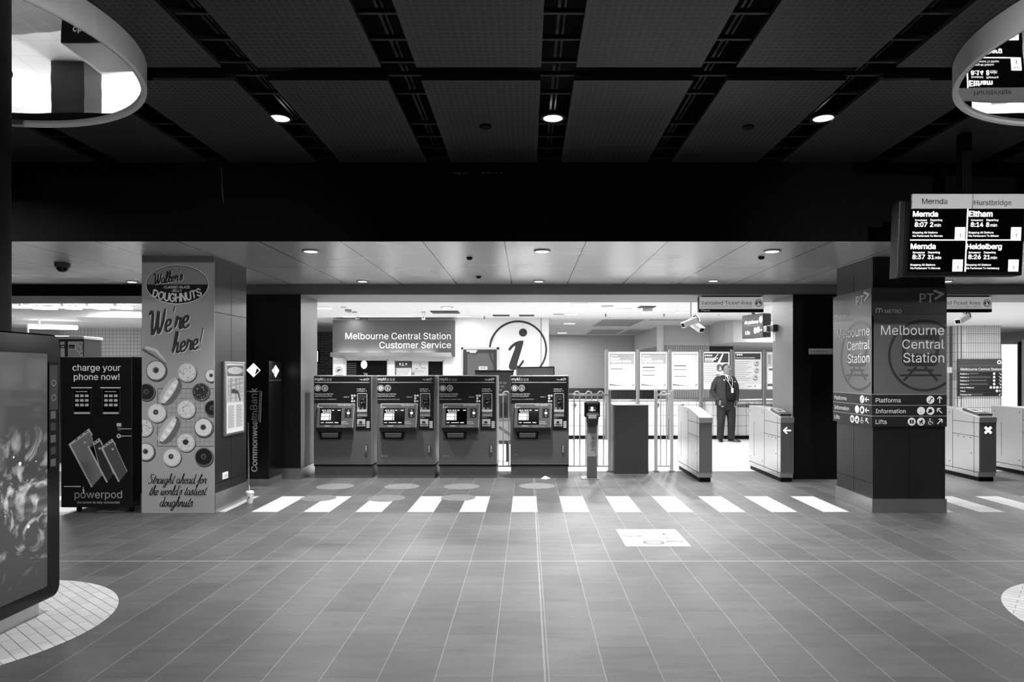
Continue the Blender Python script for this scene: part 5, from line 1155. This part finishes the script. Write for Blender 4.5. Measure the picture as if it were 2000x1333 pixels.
# ------------------------------------------------------------------ concourse ceiling fittings
GRL = mat('vent_grille', 140, .5); n = N(GRL); x, y, z = n.xyz(); n.color(n.mix(n.m('MAXIMUM', n.line(x, .07, 0, .03), n.line(y, .14, 0, .02)), g(105), g(200)))
for i, (x0, x1, y0, y1) in enumerate(((1.85, 2.92, 16.8, 19.4), (3.03, 4.05, 16.8, 17.25), (2.0, 3.0, 20.9, 23.5), (3.12, 4.1, 20.9, 23.5))):
    t = thing('ceiling_vent', 'square slatted vent in the white ceiling, ' + ('front one beside the info circle panel', 'front one near the hanging beacon', 'rear one above the grey far wall', 'rear one nearest the stair bulkhead')[i], 'vent', ((x0 + x1) / 2, (y0 + y1) / 2, ZC), 'slatted ceiling vents')
    MB().box(x0, x1, y0, y1, ZC - .012, ZC - .001, GRL).build('grille', t)
    f_ = MB()
    for a, c, d_, e in ((x0 - .05, x1 + .05, y0 - .05, y0), (x0 - .05, x1 + .05, y1, y1 + .05), (x0 - .05, x0, y0, y1), (x1, x1 + .05, y0, y1)): f_.box(a, c, d_, e, ZC - .02, ZC - .001, WHITE)
    f_.build('frame', t)
for i, (a, c, py, wd) in enumerate(((843, 896, 609.3, .5), (963, 995, 616, .25), (1014, 1043, 616, .25))):
    Y = FY(py, ZC); b = MB().box(X(a, Y), X(c, Y), Y - wd / 2, Y + wd / 2, ZC - .02, ZC - .002, PG1); 
    tag(b.build('ceiling_slot'), 'dark air slot in the white ceiling ' + ('above the end of the customer service sign', 'above the info circle, first', 'above the info circle, second')[i], 'vent')
def fitting(px, py, lb, name, cat, prof, m_=WHITE):
    Y = FY(py, ZC); t_ = MB().lathe([(r, ZC - h) for r, h in prof], (X(px, Y), Y, 0), m_, 20).build(name, smooth=True); return tag(t_, lb, cat)
fitting(680, 605, 'round smoke detector on the white ceiling by the rear column', 'smoke_detector', 'smoke detector', [(.07, 0), (.07, .03), (.05, .06)], MIDG)
fitting(698, 620, 'small square sensor on the white ceiling above the customer service sign corner', 'ceiling_sensor', 'sensor', [(.06, 0), (.06, .05)], MIDG)
fitting(692, 609.5, 'flat dark speaker disc on the white ceiling beside the smoke detector', 'ceiling_speaker', 'speaker', [(.06, 0), (.06, .012)], GREY)
for i, (px, py) in enumerate(((717, 621), (946, 619), (1183, 614), (1297, 614), (1084, 656))):
    fitting(px, py, 'tiny sprinkler head in the white ceiling ' + ('above the customer service lettering', 'above the office door', 'beside the front slatted vent', 'behind the beacon', 'near the rear slatted vent')[i], 'sprinkler', 'sprinkler', [(.03, 0), (.012, .01), (.012, .05), (.03, .055)], PG2)
for i, (px, py, r) in enumerate(((671, 600, .06), (1091, 614, .13), (1186, 598, .13), (1404, 615, .03))):
    fitting(px, py, 'round flat plate on the white ceiling ' + ('beside the first flat light', 'beside the info circle panel', 'in front of the slatted vents', 'behind the pale ticket area sign')[i], 'ceiling_plate', 'ceiling plate', [(r, 0), (r, .01), (r * .8, .014)], LIGHTG)
for px, py, zc, lb in ((917, 503, ZM, 'small dark fitting in the metal ceiling left of the middle downlight'), (935, 540, ZM, 'small dark fitting in the metal ceiling above the third ticket machine'), (1487, 502, ZM, 'small dark fitting in the metal ceiling by the downlight nearest the sign column'), (948, 246, ZH, 'small round sensor in the middle perforated ceiling panel'), (1461, 247, ZH, 'small round sensor in a perforated panel on the departure board side')):
    Y = FY(py, zc); tag(MB().lathe([(.035 if zc == ZM else .05, zc), (.035 if zc == ZM else .05, zc - .015), (.02, zc - .03)], (X(px, Y), Y, 0), BLACK, 16).build('ceiling_sensor', smooth=True), lb, 'sensor')
# square beacon
Y = FY(599.5, ZC); x = X(1263, Y)
t = thing('beacon', 'square translucent beacon on a dark plate under the white ceiling', 'beacon', (x, Y, ZC))
MB().box(x - .16, x + .16, Y - .16, Y + .16, ZC - .015, ZC, DARK).build('plate', t)
MB().box(x - .1, x + .1, Y - .1, Y + .1, ZC - .10, ZC - .015, LIGHTG).hull([(x - .1, Y - .1, ZC - .1), (x + .1, Y - .1, ZC - .1), (x + .1, Y + .1, ZC - .1), (x - .1, Y + .1, ZC - .1)], [(x - .05, Y - .05, ZC - .145), (x + .05, Y - .05, ZC - .145), (x + .05, Y + .05, ZC - .145), (x - .05, Y + .05, ZC - .145)], WHITE).build('lens', t)
# bracket above the service sign
Y = 14.9; x = X(827, Y)
t = thing('ceiling_bracket', 'slim white bracket hanging in front of the customer service sign', 'bracket', (x, Y, ZC))
MB().box(x - .05, x + .05, Y - .03, Y + .03, ZC - .015, ZC, LIGHTG).build('plate', t)
MB().box(x - .035, x - .015, Y - .01, Y + .01, ZC - .16, ZC - .015, WHITE).box(x + .015, x + .035, Y - .01, Y + .01, ZC - .16, ZC - .015, WHITE).box(x - .035, x + .04, Y - .02, Y + .02, ZC - .18, ZC - .155, WHITE).build('arm', t)
# security cameras
def camera(px, py, Y, ang, lb, two=True):
    x, z = X(px, Y), Z(py, Y); t = thing('security_camera', lb, 'security camera', (x, Y, ZC), 'security cameras under the white ceiling')
    MB().box(x - .09, x + .05, Y - .05, Y + .05, ZC - .015, ZC, LIGHTG).tube([(x - .02, Y, ZC), (x - .02, Y, z + .08)], .018, LIGHTG, 10).build('bracket', t)
    pts = [(x + .02, Y, z + .08), (x + .06, Y, z + .12), (x + .1, Y, z + .08), (x + .1, Y, z + .02)]; MB().tube(pts, .014, DARK, 8).build('cable', t)
    for k, (dx, dz, L_, a_) in enumerate(((-.02, .0, .17, ang), (.09, -.09, .13, -ang * .3))[:2 if two else 1]):
        d_ = Vector((math.sin(a_), -math.cos(a_) * .55, -.32)).normalized(); c_ = Vector((x + dx, Y, z + dz)); sd_ = d_.cross(Vector((0, 0, 1))).normalized(); up = sd_.cross(d_)
        rg = lambda e, wv, h: [c_ + d_ * e + sd_ * (wv * s1) + up * (h * s2) for s1, s2 in ((-1, -1), (1, -1), (1, 1), (-1, 1))]
        MB().hull(rg(-L_, .05, .045), rg(L_, .05, .045), WHITE).hull(rg(-L_ * .9, .06, .05), [p_ + up * 0 for p_ in rg(L_ * 1.15, .06, .05)], WHITE).build('housing', t, bevel=.008)
        MB().hull([c_ + d_ * L_ * 1.151 + sd_ * (.045 * s1) + up * (.035 * s2) for s1, s2 in ((-1, -1), (1, -1), (1, 1), (-1, 1))], [c_ + d_ * L_ * 1.16 + sd_ * (.045 * s1) + up * (.035 * s2) for s1, s2 in ((-1, -1), (1, -1), (1, 1), (-1, 1))], BLACK).build('lens', t)
camera(1352, 629, 12.6, -.9, 'pair of white security cameras hanging before the stair bulkhead')
camera(1884, 622, 12.6, -.8, 'white security camera hanging beside the ribbed tile column', False)
# lit sign turned towards the gates
t = thing('platform_sign', 'dark hanging lit sign to the platforms and lifts, turned sideways', 'sign', (X(1469, 14), 14, Z(655, 14)))
A_, B_ = Vector((X(1449, 13.7), 13.7)), Vector((X(1489.5, 13.1), 13.1)); dv = (B_ - A_).normalized(); nv = Vector((dv.y, -dv.x)); Lw = (B_ - A_).length
z0, z1 = Z(662, 13.7), Z(617, 13.7)
fnP = lambda a, c: Vector((A_.x + dv.x * Lw * a, A_.y + dv.y * Lw * a, z0 + (z1 - z0) * c)); nP = (nv.x, nv.y, 0)
b = D(fnP, nP, 1); b.block(0, 0, 1, 1, mat('platform_sign_dark', 52, .3), -.2, 0); b.block(.3, 1, .4, 1.44, DARK, -.12, -.08); b.build('box', t, bevel=.01)
b = D(fnP, nP, 1); k_ = Lw / (z1 - z0)
b.text('All platforms', .14, .80, .60, GLOW, .002, sq=k_ * 1.3); b.disc(.92, .74, .075, GLOW, .002, .14); b.text('Lifts', .18, .4, .16, GLOW, .002, sq=k_ * 1.3); b.disc(.66, .3, .07, GLOW, .002, .13); b.disc(.80, .33, .07, GLOW, .002, .13); b.line([(.9, .3), (.97, .3)], .05, GLOW, .002); b.poly([(.62, .3), (.7, .3), (.66, .2)], PG1, .003); b.line([(.1, .52), (.9, .52)], .012, PG3, .002)
b.build('lettering', t)
# directory on the ribbed column
Y = YR - .05
t = thing('platform_directory', 'dark platform directory on the ribbed tile column', 'sign', (X(1914, Y), Y, Z(775, Y)))
b = front(Y); b.block(1871, 701.5, 1957, 774, mat('directory_grey', 62, .45), -.05, 0); bd = b.build('board', t)
b = front(Y); b.text('Melbourne Central Station', 1876, 1956, 724, LET, .004); b.disc(1951.5, 708, 4.2, LET, .003); b.rect(1949.4, 706, 1953.6, 709.5, PG1, .004); b.line([(1949, 711.5), (1954, 711.5)], .6, PG1, .004)
b.rect(1871, 714.6, 1957, 715, MIDG, .003)
for k, (s_, wd) in enumerate((('Platform 1', 16.5), ('Platform 2', 16.5), ('Platform 3', 16.5), ('Platform 4', 16.5), ('Lifts to Platforms', 27), ('Toilets', 10.5), ('Hearing Loop', 21.5))):
    y0 = 727.4 + k * 6.72; b.rect(1871.4, y0, 1956.6, y0 + 6, PBLACK, .0025); b.text(s_, 1875, 1875 + wd, y0 + 4.6, LET, .004, .015)
    if k < 4: b.rect(1893, y0 + 2.4, 1893 + (18, 42, 34, 36)[k], y0 + 3.4, MIDG, .004); b.disc(1941.5, y0 + 3, 2.4, LET, .004, n=14)
    if k == 4:
        for a in (1935, 1941.5, 1947.5): b.disc(a, y0 + 3, 2.4, LET, .004, n=14)
    if k == 5: b.disc(1947, y0 + 3, 2.4, LET, .004, n=14)
    if k == 6: b.rect(1893 + 4, y0 + 2.4, 1920, y0 + 3.4, MIDG, .004)
    dx, dy = ((1, 1), (1, 1), (1, 1), (1, 1), (1, 0), (-1, 0), (-1, 1))[k]; b.line([(1953 - dx * 2, y0 + 3 - dy * 1.8), (1953 + dx * 2, y0 + 3 + dy * 1.8)], .8, LET, .004); b.line([(1953 + dx * 2 - (0 if dy else dx * 1.8), y0 + 3 + dy * 1.8 - 2), (1953 + dx * 2, y0 + 3 + dy * 1.8), (1953 + dx * 2 - dx * 2, y0 + 3 + dy * 1.8 + (0 if dy else 2))], .8, LET, .004)
b.build('lettering', bd)
Yw = F * (xr0 - .06) / (1858 - VX) if False else 19.35
t = MB().box(X(1850, 19.2), X(1859.5, 19.2), 19.2, 19.3, Z(729, 19.2), Z(717.5, 19.2), LIGHTG).build('wall_box', bevel=.004); tag(t, 'small grey box on the ribbed column beside the directory', 'junction box')
t = thing('lit_panel', 'tall glowing white panel beyond the ribbed tile column', 'light panel', (X(1972, 20.2), 20.2, 0))
b = front(20.2); b.block(1958, 673, 1987, 850, mat('panel_lit', 255, .5, emit=1.1), -.05, 0); b.build('panel', t)
b = front(20.2); b.block(1987, 668, 1994, 850, BLACK, -.1, .03); b.block(1950, 664, 1994, 673, PG2, -.1, .03); b.build('frame', t)
S(MB().box(X(1994, 20.3), X(2200, 20.3), 20.3, 20.5, 0, ZC - .35, mat('grey_partition', 150, .6)).build('partition_wall'))
# newspaper stand in the arcade
Y = 12.2
t = thing('news_kiosk', 'dark framed kiosk case with pinned posters behind the phone charging locker', 'kiosk', (X(140, Y), Y, 0))
b = front(Y); b.block(100, 662, 164, 903.8, mat('kiosk_frame', 55, .5), -.5, 0); b.block(98, 657.5, 166, 662.5, LIGHTG, -.52, .03); b.build('case', t, bevel=.004)
b = front(Y); b.rect(118, 668, 126.5, 697, PAPER, .002); b.rect(133, 667.5, 162, 720, PAPER, .002); b.rect(134.5, 674, 146, 681.5, PBLACK, .003); b.text('Open', 135.5, 145, 680, PWHITE, .004); b.rect(118, 674, 126.5, 680.5, PBLACK, .003); b.rect(119.5, 676.4, 125.5, 678.4, PWHITE, .004)
rd = random.Random(2)
for k in range(22): a, c = 146 + rd.random() * 15, 669 + rd.random() * 26; b.rect(a, c, a + rd.random() * 2.4 + .4, c + 1 + rd.random(), PG1, .003)
for k in range(5): b.rect(134, 685 + k * 3, 150 + 3 * (k % 2), 686 + k * 3, PG2, .003)
b.build('poster', t)
# poster case on the brick wall
Y = 22.4
tag(front(Y).block(614, 683, 623.5, 710, BLACK, -.06, 0).block(615.5, 686, 621, 707, GLOW, 0, .004).build('wall_poster_case'), 'small lit poster case on the brick wall past the rear column', 'poster case')
# ------------------------------------------------------------------ the guard
YH = FY(863); XH = X(1416, YH)
t = thing('person', 'person in a dark suit and lanyard standing with hands in pockets before the poster boards', 'person', (XH, YH, 0))
SKIN = mat('skin', 104, .5); HAIR = mat('hair', 16, .6); SUIT = mat('suit_cloth', 44, .8, noise=.2, nscale=14, spec=.2, bump=.6, bscale=9); TROU = mat('trouser_cloth', 38, .8, noise=.2, nscale=14, spec=.2, bump=.6, bscale=9); VEST = mat('vest_cloth', 26, .85, spec=.2); SHIRT = mat('shirt_cloth', 225, .7); LEATH = mat('shoe_leather', 18, .25)
L0 = Vector((XH, YH, 0)); V = lambda x, y, z: L0 + Vector((x, y, z))
yaw = math.radians(17)
def oval(z, cx, cy, rx, ry, a0=0, a1=360, n=22, closed=True):
    out = []
    for k in range(n):
        th = math.radians(a0 + (a1 - a0) * k / (n if closed else n - 1))
        p, q = rx * math.sin(th), -ry * math.cos(th)
        out.append(V(cx + p * math.cos(yaw) - q * math.sin(yaw), cy + p * math.sin(yaw) + q * math.cos(yaw), z))
    return out
def remesh(o, vox, sm=6, fac=.6):
    r = o.modifiers.new('remesh', 'REMESH'); r.mode = 'VOXEL'; r.voxel_size = vox; r.use_smooth_shade = True
    s = o.modifiers.new('smooth', 'SMOOTH'); s.iterations = sm; s.factor = fac
def hand(b, wrist, dirv, palm_n, side, m):
    """palm, four bent fingers of unequal length and a thumb leaving the side of the palm"""
    d = Vector(dirv).normalized(); nn = Vector(palm_n).normalized(); s = d.cross(nn).normalized() * side; w_ = Vector(wrist)
    rg = lambda e, hw, ht: [w_ + d * e + s * (hw * math.cos(k * math.pi / 5)) + nn * (ht * math.sin(k * math.pi / 5)) for k in range(10)]
    b.loft([rg(-.02, .028, .022), rg(.02, .036, .019), rg(.06, .042, .016), rg(.088, .041, .013)], m)
    for i, (o_, L_) in enumerate(((-.031, .060), (-.0105, .074), (.0105, .080), (.031, .072))):
        p0 = w_ + d * .080 + s * o_; p1 = p0 + d * (L_ * .45) + nn * .006; p2 = p1 + d * (L_ * .3) + nn * .014; p3 = p2 + d * (L_ * .16) + nn * .014
        b.tube([p0, p1, p2, p3], [.0095, .009, .0082, .0065], m, 8)
    p0 = w_ + d * .025 + s * .034; b.tube([p0, p0 + d * .03 + s * .024 + nn * .006, p0 + d * .056 + s * .03 + nn * .014, p0 + d * .074 + s * .026 + nn * .02], [.0125, .0115, .010, .0075], m, 8)
# body: one continuous surface under the clothes
b = MB()
b.loft([oval(.80, .03, 0, .15, .11), oval(.95, .03, 0, .18, .15), oval(1.08, .03, -.01, .19, .165), oval(1.25, .02, 0, .185, .135), oval(1.40, .015, .01, .185, .115), oval(1.48, .01, .02, .15, .085), oval(1.525, .015, .01, .07, .065), oval(1.60, .03, -.015, .062, .066), oval(1.64, .035, -.02, .06, .065)], SKIN)
armR = [(-.17, .02, 1.45), (-.235, .03, 1.33), (-.275, .05, 1.16), (-.20, -.05, 1.03), (-.155, -.145, .965)]
armL = [(.20, .03, 1.45), (.255, .05, 1.31), (.285, .06, 1.13), (.255, -.02, 1.02), (.232, -.095, .955)]
for A_ in (armR, armL): b.tube([V(*p_) for p_ in A_], [.05, .048, .042, .034, .028], SKIN, 12)
hand(b, V(-.150, -.150, .955), (.42, -.10, -1), (.1, -1, -.1), 1, SKIN); hand(b, V(.230, -.10, .945), (-.18, -.12, -1), (-.1, -1, -.1), -1, SKIN)
legA = [(-.075, .0, .86), (-.095, -.01, .48), (-.105, .02, .09), (-.11, -.02, .05)]; legB = [(.125, .0, .86), (.135, -.015, .48), (.145, .02, .09), (.165, .0, .05)]
for A_ in (legA, legB): b.tube([V(*p_) for p_ in A_], [.095, .06, .042, .038], SKIN, 12)
hy = math.radians(36); hx, hyy, hz = .033, -.025, 1.682
def hp_(x, y, z, tilt=math.radians(-5)):
    y2, z2 = y * math.cos(tilt) - z * math.sin(tilt), y * math.sin(tilt) + z * math.cos(tilt)
    return V(hx + x * math.cos(hy) - y2 * math.sin(hy), hyy + x * math.sin(hy) + y2 * math.cos(hy), hz + z2)
def hr(h, rx, ry, yc, n=24): return [hp_(rx * math.sin(2 * math.pi * k / n), yc - ry * math.cos(2 * math.pi * k / n), h) for k in range(n)]
b.loft([hr(*r) for r in ((-.132, .03, .03, -.048), (-.122, .05, .05, -.042), (-.095, .068, .072, -.026), (-.05, .078, .088, -.01), (0, .082, .098, 0), (.04, .084, .1, .006), (.08, .076, .092, .012), (.108, .052, .066, .014), (.124, .016, .02, .014))], SKIN)
b.hull([hp_(-.008, -.09, .025), hp_(.008, -.09, .025), hp_(.019, -.085, -.034), hp_(-.019, -.085, -.034)], [hp_(-.004, -.102, .025), hp_(.004, -.102, .025), hp_(.011, -.126, -.030), hp_(-.011, -.126, -.030)], SKIN)
for sg in (-1, 1):
    c_ = hp_(sg * .085, .012, -.005); b.ball(c_, .012, .018, .032, SKIN, 10, 7)
b.ball(hp_(0, -.092, -.072), .026, .012, .009, SKIN, 10, 6); b.ball(hp_(0, -.07, -.112), .03, .025, .02, SKIN, 10, 6)
bd = b.build('body', t); remesh(bd, .006, 4, .5)
# hair, brows, moustache
b = MB(); b.loft([hr(h, rx, ry, yc) for h, rx, ry, yc in ((-.02, .083, .05, .062), (.03, .089, .078, .04), (.065, .087, .088, .03), (.095, .073, .080, .022), (.12, .05, .055, .016), (.134, .016, .02, .014))], HAIR)
for sg in (-1, 1): b.tube([hp_(sg * .016, -.100, .030), hp_(sg * .036, -.095, .038), hp_(sg * .056, -.080, .030)], [.004, .006, .003], HAIR, 8)
b.tube([hp_(-.034, -.093, -.056), hp_(-.014, -.106, -.047), hp_(.014, -.106, -.047), hp_(.034, -.093, -.056)], [.004, .008, .008, .004], HAIR, 8)
b.build('hair', t, smooth=True)
b = MB()
for sg in (-1, 1): b.ball(hp_(sg * .034, -.089, .012), .011, .008, .007, WHITE, 10, 6); b.ball(hp_(sg * .034, -.0955, .012), .006, .004, .006, BLACK, 8, 6)
b.build('eye', t, smooth=True)
# vest, shirt collar and tie
b = MB(); b.loft([oval(.955, .035, -.005, .205, .175), oval(1.05, .035, -.015, .215, .195), oval(1.15, .03, -.012, .21, .185), oval(1.28, .022, 0, .205, .152), oval(1.40, .016, .01, .195, .13), oval(1.475, .012, .015, .16, .10), oval(1.515, .013, .01, .10, .08)], VEST)
b.build('vest', t, smooth=True)
b = MB(); b.loft([oval(.94, .035, -.005, .209, .179), oval(.975, .035, -.006, .212, .183)], BLACK); bl = b.build('belt', t, smooth=True)
fv = lambda th, z, rx, ry, cx=.03, cy=-.01: (lambda p, q: V(cx + p * math.cos(yaw) - q * math.sin(yaw), cy + p * math.sin(yaw) + q * math.cos(yaw), z))(rx * math.sin(math.radians(th)), -ry * math.cos(math.radians(th)))
MB().hull([fv(a, z, .215, .186, .035, -.006) for a, z in ((-8, .945), (8, .945), (8, .972), (-8, .972))], [fv(a, z, .222, .193, .035, -.006) for a, z in ((-8, .945), (8, .945), (8, .972), (-8, .972))], CHROME).build('buckle', bl)
b = MB(); b.loft([oval(1.50, .02, 0, .088, .085, -172, 172, 24, False), oval(1.535, .022, -.004, .078, .078, -168, 168, 24, False), oval(1.565, .024, -.008, .072, .074, -164, 164, 24, False)], SHIRT, closed=False, cap=False)
b.add([fv(-26, 1.545, .088, .088, .022, -.006), fv(26, 1.545, .088, .088, .022, -.006), fv(8, 1.40, .205, .150, .018, .004), fv(-8, 1.40, .205, .150, .018, .004)], [(0, 1, 2, 3)], SHIRT)
cl_ = b.build('shirt_collar', t, smooth=True); sdm = cl_.modifiers.new('thick', 'SOLIDIFY'); sdm.thickness = .006
b = MB(); b.hull([fv(a, z, r, r2, .02, -.004) for a, z, r, r2 in ((-9, 1.528, .094, .094), (9, 1.528, .094, .094), (5, 1.485, .13, .112), (-5, 1.485, .13, .112))], [fv(a, z, r + .012, r2 + .012, .02, -.004) for a, z, r, r2 in ((-9, 1.528, .094, .094), (9, 1.528, .094, .094), (5, 1.485, .13, .112), (-5, 1.485, .13, .112))], VEST)
b.hull([fv(a, z, r, r2, .02, .0) for a, z, r, r2 in ((-3, 1.49, .13, .112), (3, 1.49, .13, .112), (6, 1.37, .21, .155), (-6, 1.37, .21, .155))], [fv(a, z, r + .01, r2 + .01, .02, .0) for a, z, r, r2 in ((-3, 1.49, .13, .112), (3, 1.49, .13, .112), (6, 1.37, .21, .155), (-6, 1.37, .21, .155))], VEST)
b.build('tie', t)
# jacket: open front, sleeves
b = MB()
R_ = [(.845, .035, .01, .262, .205, 24, 338), (.95, .035, .005, .255, .210, 30, 334), (1.06, .033, -.002, .247, .214, 35, 330), (1.18, .028, -.0, .238, .200, 34, 330), (1.30, .02, .006, .232, .168, 30, 333), (1.40, .014, .012, .226, .146, 24, 338), (1.47, .01, .018, .195, .118, 20, 342), (1.515, .012, .014, .135, .098, 22, 338), (1.545, .016, .008, .095, .088, 38, 322)]
b.loft([oval(z, cx, cy, rx, ry, a0, a1, 40, False) for z, cx, cy, rx, ry, a0, a1 in R_], SUIT, closed=False, cap=False)
jk = b.build('jacket', t, smooth=True); sdm = jk.modifiers.new('thick', 'SOLIDIFY'); sdm.thickness = .014; sdm.offset = 0
for A_ in (armR, armL):
    b = MB(); P_ = [Vector(p_) for p_ in A_]; P_[0] += Vector((.02 if A_ is armR else -.02, 0, .02)); P_ = [V(*p_) for p_ in P_]
    b.ball(P_[0], .072, .072, .058, SUIT, 14, 9); b.tube(P_, [.074, .078, .070, .063, .056], SUIT, 14)
    k_ = b.build('sleeve', t); remesh(k_, .010, 4, .5)
b = MB()
for th, th2 in ((20, 48), (342, 312)):
    q_ = [(1.545, .098, .092, th + (18 if th < 180 else -18)), (1.47, .204, .127, th), (1.40, .236, .156, th + (4 if th < 180 else -4)), (1.30, .243, .178, th + (10 if th < 180 else -10)), (1.20, .248, .208, 34 if th < 180 else 330)]
    in_ = [fv(a, z, rx, ry, .018, .006) for z, rx, ry, a in q_]
    out_ = [fv(a + (s_ if th < 180 else -s_), z, rx + .006, ry + .006, .018, .006) for (z, rx, ry, a), s_ in zip(q_, (10, 22, 24, 16, 1))]
    n_ = len(q_); b.add(in_ + out_, [(i, i + 1, n_ + i + 1, n_ + i) for i in range(n_ - 1)], SUIT)
lp = b.build('lapel', t); sdm = lp.modifiers.new('thick', 'SOLIDIFY'); sdm.thickness = .008
b = MB(); b.hull([fv(a, z, .262, .222, .034, 0) for a, z in ((-72, .985), (-38, 1.0), (-38, 1.015), (-72, 1.0))], [fv(a, z, .268, .228, .034, 0) for a, z in ((-72, .985), (-38, 1.0), (-38, 1.015), (-72, 1.0))], SUIT); b.build('pocket_flap', t)
b = MB()
for th, z in ((-32, 1.435), (44, 1.395)): b.hull([fv(th + a, z + c, .242, .162, .016, .008) for a, c in ((-3, -.012), (3, -.012), (3, .014), (-3, .014))], [fv(th + a, z + c, .250, .170, .016, .008) for a, c in ((-3, -.012), (3, -.012), (3, .014), (-3, .014))], PWHITE)
b.build('badge', t)
# lanyard and card
b = MB()
for th0, pts in ((-1, [(-40, 1.54, .10, .09), (-24, 1.46, .20, .125), (-4, 1.36, .225, .16), (6, 1.24, .232, .19)]), (1, [(40, 1.54, .10, .09), (26, 1.46, .20, .125), (18, 1.36, .225, .16), (8, 1.24, .232, .19)])):
    b.tube([fv(a, z, rx, ry + .006, .022, 0) for a, z, rx, ry in pts], .006, PG4, 6)
ly = b.build('lanyard', t)
MB().hull([fv(a, z, .232, .206, .028, -.004) for a, z in ((-1, 1.14), (15, 1.14), (15, 1.25), (-1, 1.25))], [fv(a, z, .236, .210, .028, -.004) for a, z in ((-1, 1.14), (15, 1.14), (15, 1.25), (-1, 1.25))], PAPER).build('pass_card', ly)
# trousers and shoes
b = MB()
b.loft([oval(.74, .03, .0, .17, .12), oval(.80, .03, .0, .205, .155), oval(.88, .033, -.002, .208, .168), oval(.965, .035, -.005, .2, .17)], TROU)
for P_ in ([(-.075, .0, .84), (-.09, -.01, .62), (-.10, -.02, .46), (-.105, .01, .20), (-.105, .015, .055)], [(.13, .0, .84), (.14, -.01, .62), (.145, -.02, .46), (.15, .01, .20), (.152, .015, .055)]):
    b.tube([V(*p_) for p_ in P_], [.118, .105, .092, .082, .088], TROU, 16)
tr_ = b.build('trousers', t); remesh(tr_, .011, 6, .5)
for (sx_, sy_, ang) in ((-.108, .02, -8), (.155, .02, 48)):
    b = MB(); a_ = math.radians(ang); rg = []
    for e, w_, h_ in ((.075, .025, .05), (.06, .04, .08), (0, .045, .095), (-.07, .048, .075), (-.14, .052, .055), (-.19, .045, .045), (-.22, .02, .03)):
        ring = []
        for k in range(12):
            th = 2 * math.pi * k / 12; px_, pz_ = w_ * math.cos(th), max(.0, h_ * .5 + h_ * .5 * math.sin(th))
            ring.append(V(sx_ + px_ * math.cos(a_) - e * math.sin(a_), sy_ + px_ * math.sin(a_) + e * math.cos(a_), pz_ + .001))
        rg.append(ring)
    b.loft(rg, LEATH); b.build('shoe', t, smooth=True)
